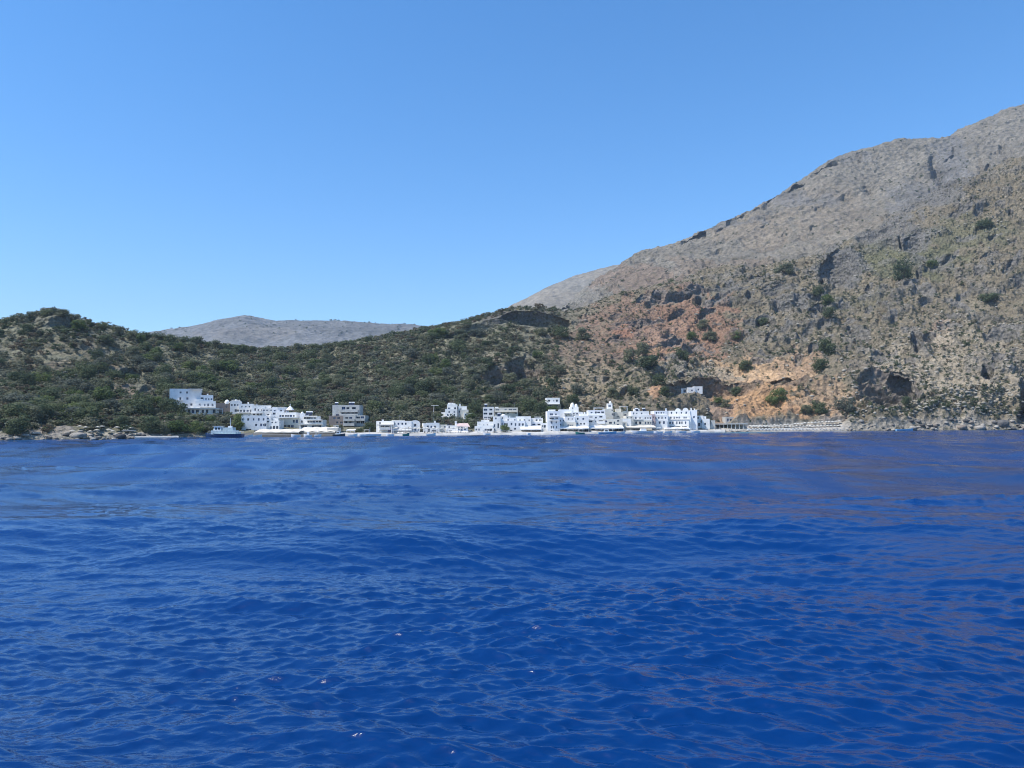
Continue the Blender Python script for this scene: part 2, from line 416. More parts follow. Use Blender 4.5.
# ---- ground colours (what the ground is made of, by place)
def blobs(base, hx, hy, lst, seed):
    w = fbm(np.stack([hx/11, hy/6, np.zeros_like(hx)], -1), 4, .6, seed)*.65
    for (cx, cy, rx, ry, col, s) in lst:
        q = np.sqrt(((hx-cx)/rx)**2 + ((hy-cy)/ry)**2)
        k = (1-sstep(.66, 1.02, q+w))*s
        base = base*(1-k[..., None]) + np.array(col)*k[..., None]
    return base
LIM = (.215, .180, .124); RED = (.29, .175, .115); ORA = (.47, .285, .15); TAN = (.33, .26, .165); OLI = (.21, .20, .135); GRY = (.185, .175, .16)
tleft = sstep(470, 610, hx + 25*n1)
base = np.array(OLI)*(1-tleft[..., None]) + np.array(LIM)*tleft[..., None]
base = blobs(base, hx, hy, [
    (600, 350, 60, 28, (.25, .18, .125), .8), (650, 330, 80, 40, (.25, .165, .115), .9), (690, 335, 60, 42, RED, .9), (625, 335, 14, 10, (.36, .19, .12), .9), (670, 345, 30, 22, (.33, .215, .15), .8), (648, 360, 40, 10, (.35, .21, .13), .7),
    (700, 312, 12, 9, (.34, .20, .14), .8), (575, 385, 45, 22, TAN, .75), (630, 392, 35, 14, (.27, .22, .13), .6), (560, 395, 30, 10, TAN, .8),
    (762, 380, 70, 13, (.50, .335, .195), 1), (800, 372, 30, 14, (.40, .27, .17), .8), (765, 410, 68, 18, ORA, 1), (825, 408, 36, 18, (.40, .28, .175), .9), (790, 418, 50, 5, (.42, .26, .15), .8), (700, 380, 50, 8, (.33, .29, .22), .7),
    (653, 404, 10, 8, (.45, .27, .16), .9), (720, 418, 14, 10, (.38, .27, .2), .6), (840, 415, 20, 8, (.42, .3, .2), .6), (985, 405, 18, 13, (.50, .38, .25), .8), (940, 343, 14, 16, (.36, .24, .18), .6),
    (900, 265, 70, 24, (.155, .155, .088), .8), (965, 240, 60, 20, (.165, .16, .095), .7), (850, 310, 50, 12, (.20, .185, .115), .5),
    (895, 240, 45, 22, GRY, .8), (845, 275, 32, 20, GRY, .85), (940, 200, 30, 20, GRY, .8),
    (905, 415, 30, 10, (.34, .29, .22), .7), (955, 385, 90, 52, (.37, .31, .225), .85),
    (60, 350, 60, 9, (.22, .19, .125), .7), (80, 368, 40, 7, (.27, .22, .155), .7), (118, 398, 28, 12, (.27, .205, .15), .8), (155, 372, 12, 12, (.27, .22, .15), .8), (160, 385, 6, 12, (.30, .23, .165), .8), (25, 365, 30, 8, (.22, .18, .12), .6),
    (288, 382, 13, 6, (.30, .20, .155), .8), (385, 412, 14, 6, (.28, .20, .15), .8), (410, 350, 40, 12, (.20, .18, .12), .5), (350, 355, 50, 8, (.23, .21, .13), .6), (270, 362, 30, 6, (.22, .2, .13), .5),
    (515, 318, 50, 9, (.15, .135, .12), .8), (510, 375, 34, 12, (.22, .175, .14), .8), (500, 360, 30, 9, (.25, .21, .15), .6), (475, 392, 26, 5, (.35, .29, .19), .7),
    (40, 432, 50, 6, (.30, .26, .21), .9), (150, 436, 50, 4, (.36, .34, .29), .9)], 41)
fc = np.clip(wall*.75+.55*crag*(1-sstep(.2, .4, nC)), 0, 1)*(.35+.65*rock)
warm = np.exp(-((hx-770)/120)**2-((hy-400)/22)**2)
base = base*(1-fc[..., None]) + fc[..., None]*(np.array(GRY)*(1-warm[..., None])+np.array((.23, .165, .115))*warm[..., None])
shoreq = (1-sstep(3, 8, off))
base = base*(1-.6*shoreq[..., None]*(1-inv)[:, None, None]) + np.array((.40, .365, .31))*.6*shoreq[..., None]*(1-inv)[:, None, None]
bw = beach*.9; base = base*(1-bw[..., None]) + np.array((.55, .50, .43))*bw[..., None]
wet = (1-sstep(.15, .7, HP[..., 2]))*.6; base = base*(1-wet[..., None])+np.array((.10, .09, .075))*wet[..., None]
plantw = np.clip(1-.2*rock, 0, 1)*(1-.7*calm)*(1-beach)*(1-vil)
colr = np.concatenate([base, plantw[..., None]], -1)
hill = link('hillside', mesh_np('hillside', HP.reshape(-1, 3), grid_faces(nc, nr), 'hill_ground', {'Col': ('FLOAT_COLOR', colr)}, smooth=True))
tag(hill, kind='structure')

# ---- the big mountain behind
def mountain(name, px, Dk, Zk, counts, mat, amps, seed, colfn, cliffs=()):
    D = rows(Dk, counts); Z = pchip_cols(Dk, Zk, D); u = uat(px)
    P = np.stack([u[:, None]*D, D, Z], -1); ix, iy = proj(P)
    n = grid_normals(P); a = 0
    for k, (am, sc, oc, rd) in enumerate(amps):
        a = a + am*fbm(P/sc, oc, .55, seed+10*k, rd)
    t = (D-Dk[:, :1])/(Dk[:, 2:3]-Dk[:, :1])
    a = (a-a.mean())*(1-.25*sstep(.8, 1., t))
    P = P + n*a[..., None]
    wb = fbm(np.stack([ix/14, iy/9, 0*ix], -1), 4, .6, seed+5)*.5; pu = 0*ix; cut_cliffs(cliffs, px, ix, iy, D, wb, pu, 0*ix, .52, 110, sum(counts[:2])-2, soft=(.30, 1.0))
    dv = P-np.array([0, 0, CAMH]); P = P + dv/np.linalg.norm(dv, axis=-1, keepdims=True)*pu[..., None]
    c, al = colfn(ix, iy, P)
    o = link(name, mesh_np(name, P.reshape(-1, 3), grid_faces(*D.shape), mat, {'Col': ('FLOAT_COLOR', np.concatenate([c, al[..., None]], -1))}, smooth=True))
    tag(o, kind='structure'); return P, ix, iy
mpx = np.linspace(380, 1400, 1000)
mdk = np.stack([r1d(mpx)+20, r1d(mpx)*.45+r2d(mpx)*.55, r2d(mpx), r2d(mpx)+500], 1)
my1 = r1y(mpx)*.52+r2y(mpx)*.48
mzk = np.stack([zat(mpx, r1y(mpx)+14, mdk[:, 0]), zat(mpx, my1, mdk[:, 1]), zat(mpx, r2y(mpx), mdk[:, 2]), zat(mpx, r2y(mpx), mdk[:, 2])*.6], 1)
def mcol(ix, iy, P):
    b = np.broadcast_to(np.array((.228, .202, .160)), ix.shape+(3,)).copy()
    b = blobs(b, ix, iy, [(560, 295, 70, 22, (.235, .215, .18), .8), (640, 282, 60, 14, (.25, .185, .135), .8), (720, 270, 60, 14, (.235, .18, .13), .6), (760, 232, 50, 20, (.27, .22, .16), .7), (830, 215, 60, 30, (.255, .212, .158), .6), (790, 200, 50, 7, GRY, .7), (730, 226, 40, 5, GRY, .7), (840, 158, 40, 6, GRY, .6), (950, 165, 26, 34, GRY, .85), (920, 200, 40, 20, GRY, .8), (1000, 140, 30, 20, (.235, .21, .17), .7)], 61)
    return b, np.full(ix.shape, .8)
MP, mix_, miy = mountain('mountain', mpx, mdk, mzk, [110, 150, 12], 'mountain_ground', [(18, 190, 4, False), (10, 60, 4, True), (4.5, 18, 3, True)], 71, mcol, [(742, 222, 28, 6, 0, -.55), (785, 197, 28, 6, 0, -.5), (825, 172, 20, 5, 0, -.5), (940, 165, 12, 18, 0, 0), (932, 192, 16, 12, 0, -.4), (905, 212, 18, 10, 0, -.6), (880, 235, 18, 10, 0, -.5), (700, 243, 20, 5, 0, -.4), (1008, 148, 10, 10, 0, 0), (985, 165, 9, 9, 0, 0), (850, 160, 22, 5, 0, -.1), (610, 290, 12, 4, 0, -.3), (870, 185, 9, 11, 0, 0), (960, 150, 9, 8, 0, 0)] + [(x_, float(r2y(x_))*(1-q_)+float(r1y(x_))*q_, w_, h_, 0, -.4) for x_, q_, w_, h_ in zip(g9.uniform(560, 1040, 90), g9.uniform(.05, .9, 90), g9.uniform(2.5, 11, 90), g9.uniform(1.2, 4, 90))])
spx = np.linspace(440, 720, 300); sd = np.full_like(spx, 2700.)
sy = curve([(300, 400), (440, 345), (470, 329), (487, 321), (510, 308), (527, 300), (545, 290), (560, 284), (600, 271), (622, 266), (660, 262), (720, 262)])
sdk = np.stack([sd-1000, sd-400, sd, sd+600], 1); szk = np.stack([zat(spx, 345, sdk[:, 0]), zat(spx, sy(spx)*.5+330*.5, sdk[:, 1]), zat(spx, sy(spx), sd), zat(spx, sy(spx), sd)*.6], 1)
def scol(ix, iy, P):
    b = np.broadcast_to(np.array((.235, .205, .16)), ix.shape+(3,)).copy()
    return blobs(b, ix, iy, [(580, 285, 60, 10, (.20, .185, .155), .7)], 66), np.full(ix.shape, .6)
mountain('mountain_shoulder', spx, sdk, szk, [30, 70, 8], 'far_ground', [(16, 300, 4, False), (8, 80, 4, True)], 97, scol)
fpx = np.linspace(-60, 640, 500)
fd = np.full_like(fpx, 3000.)
fdk = np.stack([fd-1300, fd-550, fd, fd+700], 1)
fzk = np.stack([zat(fpx, 372, fdk[:, 0]), zat(fpx, r3y(fpx)*.5+352*.5, fdk[:, 1]), zat(fpx, r3y(fpx), fd), zat(fpx, r3y(fpx), fd)*.6], 1)
def fcol(ix, iy, P):
    b = np.broadcast_to(np.array((.175, .175, .172)), ix.shape+(3,)).copy()
    b = blobs(b, ix, iy, [(330, 325, 90, 7, (.135, .135, .13), .7), (250, 335, 60, 8, (.195, .18, .16), .7)], 81)
    return b, np.full(ix.shape, .7)
FP, fix_, fiy = mountain('far_mountain', fpx, fdk, fzk, [40, 70, 8], 'far_ground', [(26, 420, 4, True), (9, 110, 4, True)], 91, fcol)
print('terrain', time.time()-T0)

# ------------------------------------------------------------------ sea
def sea():
    f32 = np.float32
    drop = np.concatenate([np.array([2200, 1400, 900, 650, 520, 450]), np.arange(420, 120, -.62), np.arange(120, 9.5, -.5), np.array([8, 6, 4, 2.5, 1.5, .9, .55])])
    r = CAMH*F/drop
    az = np.concatenate([np.linspace(-180, -48, 60, endpoint=False), np.linspace(-48, -36, 60, endpoint=False), np.linspace(-36, 36, 1150, endpoint=False), np.linspace(36, 48, 60, endpoint=False), np.linspace(48, 180, 61)])
    A = np.radians(az)
    R = np.broadcast_to(r[None, :], (len(az), len(r))).astype(f32); sA = np.sin(A)[:, None].astype(f32); cA = np.cos(A)[:, None].astype(f32)
    X = R*sA; Y = R*cA
    dr = np.abs(np.gradient(r))[None, :].astype(f32); dt = (np.abs(np.gradient(A))[:, None]*R).astype(f32)
    lost = np.zeros_like(X); Z = np.zeros_like(X); GX = np.zeros_like(X); GY = np.zeros_like(X)
    g = np.random.default_rng(5)
    waves = []
    for lam in np.geomspace(.11, 3.2, 84):
        th = math.radians(80 + g.normal(0, 24)); s = .018 + .022*math.exp(-(math.log(lam/.38)/.8)**2)
        waves.append((lam*g.uniform(.93, 1.07), th, s))
    for lam, th, s in ((9, 75, .016), (7, 102, .014), (12, 62, .014), (5.6, 50, .014), (16, 85, .014), (4.8, 83, .014)):
        waves.append((lam, math.radians(th), s))
    for lam in np.geomspace(3.6, 34, 24): waves.append((lam*g.uniform(.93, 1.07), math.radians(80+g.normal(0, 24)), .012 if lam < 9 else .021))
    Q = np.stack([X, Y, 0*X], -1)
    gust = np.clip(1+.5*vnoise(Q/np.array([13, 9, 1], f32), 3)+.35*vnoise(Q/np.array([4.5, 3, 1], f32), 4), .25, 1.8)   # patches of stronger and weaker ripple
    gust2 = np.clip(1+.4*vnoise(Q/np.array([9, 18, 1], f32), 8)+.6*vnoise(Q/np.array([2.6, 8, 1], f32), 9)+.4*vnoise(Q/np.array([1.1, 4, 1], f32), 10), .3, 2.2)
    for lam, th, s in waves:
        s *= WAMP; k = 2*math.pi/lam; kx, ky = math.cos(th), math.sin(th)
        lr = np.abs(kx*sA+ky*cA)*dr; lt = np.abs(kx*cA-ky*sA)*dt
        att = 1-sstep(.45, 1.15, np.maximum(lr, lt)/f32(lam))
        ph = (f32(k*kx)*X+f32(k*ky)*Y+f32(g.uniform(0, 6.28))).astype(f32)
        a = f32(s/k)*att*(gust if lam < 3 else f32(1))
        lost += f32(s*s/2)*(1-att*att)*gust2*gust2
        Z += a*np.cos(ph); q = f32(.5)*a*np.sin(ph); GX -= q*f32(kx); GY -= q*f32(ky)
    P = np.stack([X+GX, Y+GY, Z], -1)
    px, _ = proj(np.stack([X, np.maximum(Y, 1), Z], -1))
    sh = np.where(Y > 50, 1-sstep(2, 16, d0c(px)-Y), 0)*(.12+.6*sstep(700, 740, px)*(1-sstep(850, 880, px)))
    f = grid_faces(len(az), len(r))[:, ::-1]
    o = link('sea', mesh_np('sea', P.reshape(-1, 3), f, 'sea_water', {'chop': ('FLOAT', np.sqrt(lost)), 'shallow': ('FLOAT', sh)}, smooth=True))
    tag(o, kind='structure')
sea()
print('sea', time.time()-T0)

FOOT = []
# the visible ground
vis = (hx > -170) & (hx < 1150) & (off > 3) & (np.arange(nr)[None, :] < nr-16)
VI = np.flatnonzero(vis.ravel()); FP3 = HP.reshape(-1, 3); FX = hx.ravel(); FY = hy.ravel(); FVIL = vil.ravel(); FBE = beach.ravel(); FOFF = off.ravel()
VX = FX[VI]; VY = FY[VI]
def spot(px, py):
    k = VI[np.argmin((VX-px)**2+(VY-py)**2*1.5)]; return FP3[k]

# ------------------------------------------------------------------ quay, beach
def strip(name, pxs, prof, mat):
    """long paved edge following the shore; prof = [(offset, z)...]"""
    V = []
    for p in pxs:
        d = float(d0c(p))
        for (o_, z) in prof: V.append((float(xat(p, d+o_)), d+o_, z))
    n = len(prof)
    me = mesh_np(name, np.array(V), grid_faces(len(pxs), n), mat)
    return link(name, me)
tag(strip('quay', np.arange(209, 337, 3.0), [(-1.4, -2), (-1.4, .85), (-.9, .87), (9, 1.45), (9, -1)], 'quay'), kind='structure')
tag(strip('promenade', np.arange(335, 728, 3.0), [(-1.4, -2), (-1.4, .8), (-.9, .82), (9, 1.45), (9, -1)], 'quay_pale'), kind='structure')
tag(strip('beach', np.arange(721, 846, 3.0), [(-5, -1.2), (0.3, .08), (4, .75), (10, 1.5), (13, 2.0), (13, -1)], 'pebbles'), kind='structure')

# ------------------------------------------------------------------ buildings
HN = [0]
class House:
    """a house: local x right, y back into the hill, z up; facades have real openings"""
    def __init__(s, name, label, cat, x0, x1, doff, yaw=0, zb=None, group=None, d=None):
        s.xc = (x0+x1)/2; s.d = d or float(d0c(s.xc))+doff; s.k = s.d/F
        s.x = float(xat(s.xc, s.d)); 
        g = min(ground(p, s.d+q) for p in (x0, s.xc, x1) for q in (0, 5))
        s.zg = max(g, .9) if zb is None else zb
        s.e = empty(name, (s.x, s.d, s.zg), label, cat, group, math.radians(yaw))
        s.n = 0
    def X(s, px): return (px-s.xc)*s.k
    def Z(s, py, off=0): return float(zat(s.xc, py, s.d+off)) - s.zg
    def block(s, x0, x1, yt, yb, off, dep, wins=(), mat='whitewash', roof=True, pane=None, lift=True):
        s.n += 1
        xa, xb = s.X(x0), s.X(x1); zt = s.Z(yt, off); zb = -3.0 if yb is None else s.Z(yb, off)
        y0 = off+.003*s.n; y1 = off+dep
        FOOT.append((s.x+xa-1.5, s.x+xb+1.5, s.d+y0-8, s.d+y1+1))
        m = MB(); op = []
        for (wx, wy, ww, wh) in wins:
            ww *= 1.12*random.uniform(.85, 1.18); wh *= 1.12*random.uniform(.85, 1.2); wx += random.uniform(-.15, .15)
            a, b = s.X(wx-ww/2), s.X(wx+ww/2); c, e = s.Z(wy+wh/2, off), s.Z(wy-wh/2, off)
            a = max(a, xa+.12); b = min(b, xb-.12); e = min(e, zt-.25); c = max(c, zb+.05)
            if b-a > .2 and e-c > .2: op.append((a, b, c, e))
        xs = sorted({xa, xb, *[o[0] for o in op], *[o[1] for o in op]}); zs = sorted({zb, zt, *[o[2] for o in op], *[o[3] for o in op]})
        for i in range(len(xs)-1):
            for j in range(len(zs)-1):
                cx, cz = (xs[i]+xs[i+1])/2, (zs[j]+zs[j+1])/2
                if any(o[0] < cx < o[1] and o[2] < cz < o[3] for o in op): continue
                m.poly([(xs[i], y0, zs[j]), (xs[i+1], y0, zs[j]), (xs[i+1], y0, zs[j+1]), (xs[i], y0, zs[j+1])])
        R = .28
        for (a, b, c, e) in op:     # reveals
            m.poly([(a, y0, c), (a, y0, e), (a, y0+R, e), (a, y0+R, c)][::-1]); m.poly([(b, y0, c), (b, y0, e), (b, y0+R, e), (b, y0+R, c)])
            m.poly([(a, y0, c), (b, y0, c), (b, y0+R, c), (a, y0+R, c)][::-1]); m.poly([(a, y0, e), (b, y0, e), (b, y0+R, e), (a, y0+R, e)])
        m.poly([(xa, y0, zb), (xa, y0, zt), (xa, y1, zt), (xa, y1, zb)]); m.poly([(xb, y0, zb), (xb, y1, zb), (xb, y1, zt), (xb, y0, zt)])
        m.poly([(xa, y1, zb), (xa, y1, zt), (xb, y1, zt), (xb, y1, zb)])
        t = .22; h = .38                              # parapet round a flat roof
        oq = [(xa, y0), (xb, y0), (xb, y1), (xa, y1)]; iq = [(xa+t, y0+t), (xb-t, y0+t), (xb-t, y1-t), (xa+t, y1-t)]
        for i in range(4):
            j = (i+1) % 4
            m.poly([(*oq[i], zt), (*oq[j], zt), (*iq[j], zt), (*iq[i], zt)])
            m.poly([(*iq[i], zt), (*iq[j], zt), (*iq[j], zt-h), (*iq[i], zt-h)])
        m.build('wall', mat, s.e)
        if roof:
            r = MB(); r.poly([(*q, zt-h+.02) for q in iq]); r.build('roof', 'concrete' if mat in ('concrete', 'stucco_brown') else 'whitewash', s.e)
        if roof and s.e['category'] != 'ruin' and 'tan slope' not in s.e['label'] and xb-xa > 3 and mat in ('whitewash', 'shaded_white', 'cream'):     # clutter that stands on flat roofs
            gq = random.Random(int(xa*97+zt*31)+s.n)
            for _ in range(gq.choice((0, 1, 1, 2))):
                cx = gq.uniform(xa+.8, xb-.8); cy_ = gq.uniform(y0+1, y1-1.2); kind = gq.choice(('tank', 'stack', 'aerial', 'stairhead')); c_ = MB()
                if kind == 'tank': c_.tube((cx, cy_, zt-h), (cx, cy_, zt+.75), .42, .42, 9); c_.build('water_tank', gq.choice(('metal_grey', 'boat_white', 'boat_dark')), s.e)
                elif kind == 'stack': c_.box(cx-.28, cx+.28, cy_-.28, cy_+.28, zt-h, zt+.7); c_.box(cx-.36, cx+.36, cy_-.36, cy_+.36, zt+.704, zt+.82); c_.build('chimney', mat, s.e)
                elif kind == 'aerial': c_.tube((cx, cy_, zt-h), (cx, cy_, zt+2.2), .035, .03, 5); c_.box(cx-.55, cx+.55, cy_-.02, cy_+.02, zt+1.9, zt+1.94); c_.build('aerial', 'metal_grey', s.e)
                else:
                    w_ = min(1.3, (xb-xa)*.25); cx = min(max(cx, xa+w_+.3), xb-w_-.3)
                    if y1-y0 > 5: c_.box(cx-w_, cx+w_, y0+2.2, y0+4.4, zt-h, zt+gq.uniform(.8, 1.5)); c_.build('stair_head', mat, s.e)
        for i, (a, b, c, e) in enumerate(op):
            w = MB(); tall = (e-c) > 1.55; bt = .07
            w.cur = 0
            w.box(a, b, y0+R-.06, y0+R-.02, c, c+bt); w.box(a, b, y0+R-.06, y0+R-.02, e-bt, e)
            w.box(a, a+bt, y0+R-.06, y0+R-.02, c+bt, e-bt); w.box(b-bt, b, y0+R-.06, y0+R-.02, c+bt, e-bt)
            nmul = max(1, int((b-a)/1.1))
            for q in range(1, nmul+1):
                xm = a+(b-a)*q/(nmul+1); w.box(xm-.03, xm+.03, y0+R-.055, y0+R-.025, c+bt, e-bt)
            w.cur = 1; w.poly([(a, y0+R, c), (b, y0+R, c), (b, y0+R, e), (a, y0+R, e)])
            HN[0] += 1
            pm = pane or ('glass_dark' if HN[0] % 4 else 'shutter')
            w.build('door' if tall and c < .4 else 'window', ['frame_paint', pm], s.e)
        return s
    def slab(s, x0, x1, y, off, out, th=.22, rail=True, mat='whitewash', name='balcony'):
        """balcony slab (or roof overhang) projecting `out` metres in front of off"""
        m = MB(); z = s.Z(y, off); a, b = s.X(x0), s.X(x1); m.box(a, b, off-out, off-.02, z-th, z)
        o = m.build(name, mat, s.e)
        if rail:
            r = MB(); r.box(a, b, off-out, off-out+.05, z+.92, z+.98)
            n = max(2, int((b-a)/.35))
            for i in range(n+1):
                x = a+(b-a)*i/n; r.box(x-.02, x+.02, off-out+.01, off-out+.04, z, z+.92)
            r.build('railing', 'railing', o)
        return s
    def parapet_balcony(s, x0, x1, y, off, out, hgt=.95, mat='whitewash'):
        m = MB(); z = s.Z(y, off); a, b = s.X(x0), s.X(x1)
        m.box(a, b, off-out, off-.02, z-.2, z); m.box(a, b, off-out, off-out+.15, z+.004, z+hgt)
        m.box(a, a+.15, off-out+.154, off-.024, z+.004, z+hgt-.004); m.box(b-.15, b, off-out+.154, off-.024, z+.004, z+hgt-.004)
        m.build('balcony', mat, s.e); return s
    def dome(s, px, yt, yb, wpx, off, mat='whitewash'):
        m = MB(); z0 = s.Z(yb, off); h = s.Z(yt, off)-z0; r = wpx*s.k/2
        m.lathe((s.X(px), off+r+.2, z0-.4), [(r, 0), (r, .4)]+[(r*math.cos(a), .4+h*math.sin(a)) for a in np.linspace(.15, 1.52, 7)], 14)
        m.build('dome', mat, s.e, smooth=True); return s
    def vault(s, x0, x1, yt, yb, off, dep, mat='whitewash'):
        m = MB(); z0 = s.Z(yb, off); h = s.Z(yt, off)-z0; a, b = s.X(x0), s.X(x1); c = (a+b)/2; r = (b-a)/2
        pr = [(c-r*math.cos(w), z0+h*math.sin(w)) for w in np.linspace(0, math.pi, 11)]
        m.poly([(x, off, z) for x, z in pr][::-1]); m.poly([(x, off+dep, z) for x, z in pr])
        for (p, q) in zip(pr[:-1], pr[1:]): m.poly([(p[0], off, p[1]), (q[0], off, q[1]), (q[0], off+dep, q[1]), (p[0], off+dep, p[1])])
        m.build('vault_roof', mat, s.e); return s
    def pergola(s, x0, x1, yt, yb, off, dep, mat='whitewash', cover=None):
        m = MB(); zt, zb = s.Z(yt, off), s.Z(yb, off); a, b = s.X(x0), s.X(x1)
        for x in (a, b-.14):
            for y in (off, off+dep-.14): m.box(x, x+.14, y, y+.14, zb, zt-.16)
        for y in (off, off+dep-.14): m.box(a, b, y, y+.14, zt-.156, zt)
        n = max(3, int((b-a)/.7))
        for i in range(n+1): x = a+(b-a-.1)*i/n; m.box(x, x+.1, off-.2, off+dep+.2, zt+.004, zt+.12)
        o = m.build('pergola', mat, s.e)
        if cover:
            c = MB(); c.box(a-.2, b+.2, off-.25, off+dep+.25, zt+.125, zt+.2); c.build('shade_cover', cover, o)
        return s
    def heater(s, px, yb, off, lean=1):
        z = s.Z(yb, off); x = s.X(px); m = MB()
        m.cur = 0; m.tube((x-.7, off+1.6, z+1.25), (x+.7, off+1.6, z+1.25), .3, .3, 10)
        m.box(x-.5, x-.45, off+1.5, off+1.55, z-.3, z+1.0); m.box(x+.45, x+.5, off+1.5, off+1.55, z-.3, z+1.0)
        m.cur = 1; m.hexa([(x-.6, off+.2, z), (x+.6, off+.2, z), (x+.6, off+.26, z-.06), (x-.6, off+.26, z-.06), (x-.6, off+1.3, z+1.15), (x+.6, off+1.3, z+1.15), (x+.6, off+1.36, z+1.09), (x-.6, off+1.36, z+1.09)])
        m.build('solar_heater', ['boat_white', 'solar_panel'], s.e); return s
    def chimney(s, px, yt, yb, off, w=.6):
        m = MB(); x = s.X(px); z0, z1 = s.Z(yb, off)-.4, s.Z(yt, off); m.box(x-w/2, x+w/2, off+.5, off+.5+w, z0, z1-.25); m.box(x-w/2-.1, x+w/2+.1, off+.4, off+.6+w, z1-.246, z1)
        m.build('chimney', 'whitewash', s.e); return s
    def awning(s, x0, x1, y0, y1, off, out, mat='canvas'):
        m = MB(); a, b = s.X(x0), s.X(x1); z0, z1 = s.Z(y0, off), s.Z(y1, off)
        m.hexa([(a, off-out, z1-.05), (b, off-out, z1-.05), (b, off-.03, z0-.05), (a, off-.03, z0-.05), (a, off-out, z1), (b, off-out, z1), (b, off-.03, z0), (a, off-.03, z0)])
        m.box(a, b, off-out-.04, off-out-.005, z1-.35, z1); m.build('awning', mat, s.e); return s
def R(y, h, w, *xs): return [(x, y, w, h) for x in xs]

W, SW, CR = 'whitewash', 'shaded_white', 'cream'
# -- left cluster
h = House('hillside_hotel', 'stepped white hotel standing alone among trees, leftmost of the white buildings', 'hotel', 172, 217, 38, 22)
h.block(171, 200, 389, None, 3, 12, R(392.6, 1.9, 1.7, 181, 187)+R(398.6, 2.4, 1.8, 181, 187.5)+R(404.6, 2, 1.9, 184, 191), SW)
h.block(199, 211.5, 395, None, 2.4, 10, R(398.8, 2.6, 2.4, 200.9)+R(399, 1.8, 1.3, 204.8, 207.4, 209.9), SW)
h.block(195, 214, 401, None, 0, 9, R(404.8, 2.4, 1.5, 199, 203.8, 207, 211), W)
h.block(187.5, 216.5, 408.2, None, -3, 7, R(411.4, 3.2, 2.2, 189.6, 193, 197, 202, 206.2, 212.5), W).slab(187, 217.5, 408, -3, 1.4, .25, False, W, 'canopy_slab')
h.pergola(190, 201, 389.2, 392.5, 1.2, 3.5, W, 'canvas_white').slab(178, 183, 400.2, 3, 1.0).slab(197, 213, 406.4, 0, 1.1).pergola(216.5, 220.5, 409, 414, -3, 3, W, 'canvas_white')

h = House('white_house', 'white house with small white dome and bare brown left wall beside the hillside hotel', 'house', 224, 240, 46, 14)
h.block(215.5, 231, 403, None, 1.5, 8, R(407, 1.5, 1.2, 226), 'stucco_brown').block(230, 239, 401, None, 0, 9, R(405, 1.6, 1.3, 231.6, 234.4, 237)+R(410.6, 2, 1.8, 235.2, 237.6), W)
h.dome(226.5, 399.6, 403.2, 5, 1).pergola(231, 238.5, 400, 401.5, 1, 3)
h = House('white_house', 'second house in the stepped white terrace descending right from the small dome', 'house', 239, 252, 44, 14)
h.block(239, 252, 403.8, None, 0, 9, R(406.6, 1.5, 1.3, 242, 245.5, 249)+R(410.8, 2, 1.7, 241, 244, 247.4, 250), W).slab(239.5, 251.5, 412.2, 0, 1.1)
h = House('white_house', 'third house in the stepped white terrace, just above the bluish waterfront block', 'house', 252, 264, 42, 12)
h.block(251.5, 264, 405.4, None, 0, 9, R(409.8, 3, 1.5, 255.2)+R(410, 1.6, 1.3, 258.2, 261.4)+R(414.2, 2, 1.6, 254, 257.6, 261), W).parapet_balcony(252, 263, 413, 0, 1.2).slab(243, 258, 415.2, -1.5, 2.5, .25, False, W, 'terrace')
h = House('white_house', 'lowest right house of the stepped white terrace with thin shaded windows', 'house', 262, 275, 40, 10)
h.block(262, 276, 408.2, None, 0, 9, R(410.2, 1, 1.6, 263.8, 267, 271)+R(414.6, 1.3, 2.2, 268, 272.4), W).slab(266, 275, 416, 0, 1.0)
h = House('waterfront_house', 'bluish white waterfront block with two rows of windows and shaded left wall', 'house', 242, 266, 18, 12)
h.block(242, 266, 415.6, None, 0, 10, R(419.4, 2.1, 1.5, 243.6, 248.6, 253.6, 258.4, 263.2)+R(425, 2.4, 1.6, 243.4, 256.2, 261, 263.6, 265)+R(430, 2, 5, 249), SW)
h = House('white_house', 'narrow white stair tower house between the bluish block and the big terrace hotel', 'house', 265, 279, 17, 4)
h.block(265, 270.5, 416, None, 0, 8, R(418.4, 1.2, 2.2, 267.5)+R(421.6, 1.4, 2.2, 267.8)+R(425.4, 2.4, 1.4, 266.2), W).block(270, 279.5, 420.5, None, -.6, 8, R(422.4, 1.2, 1.3, 272.6, 276.2)+R(427.6, 2.6, 1.7, 271.4, 274.4, 277.4), W).chimney(269.6, 414, 416, 1)
h = House('terrace_hotel', 'big white hotel with rooftop gazebo and shaded terraces above the beige canopies', 'hotel', 275, 300, 26, 6)
h.block(272, 283.5, 407, None, 1, 10, R(410.6, 1.4, 1.7, 274.5, 280.5)+R(413.6, 1.6, 2, 274, 279), SW)
h.block(277, 296, 412.4, None, 0, 10, R(415.9, 1.8, 1.7, 280.4, 283, 285.6, 288.2, 290.8, 293.4)+R(410.6, .3, .3, 200), W)
h.block(278.5, 300, 417.4, None, -2.5, 9, R(420.4, 2.6, 1.5, 279.4)+R(421.3, 3, 1.7, 294.8, 297.6)+R(426.4, 2.6, 2.6, 282.6, 286.2, 289.8, 293.4), CR)
h.slab(276.5, 299.5, 417.2, -2.5, .9, .25, False, W, 'terrace').pergola(277, 283, 407.6, 411.8, 1, 3, W, 'canvas_white')
h.pergola(285, 292.2, 410.4, 412.4, 1, 4, 'wood_door')
m = MB(); xg, zg = h.X(288.6), h.Z(410.2, 1); m.lathe((xg, 3, zg), [(1.75, 0), (1.2, .75), (.62, 1.4), (.14, 1.75), (.14, 2.6), (.02, 2.75)], 8); m.build('gazebo_roof', W, h.e)
h = House('terrace_hotel', 'right half of the white terrace hotel with three stepped shaded verandas', 'hotel', 299, 325, 22, 4)
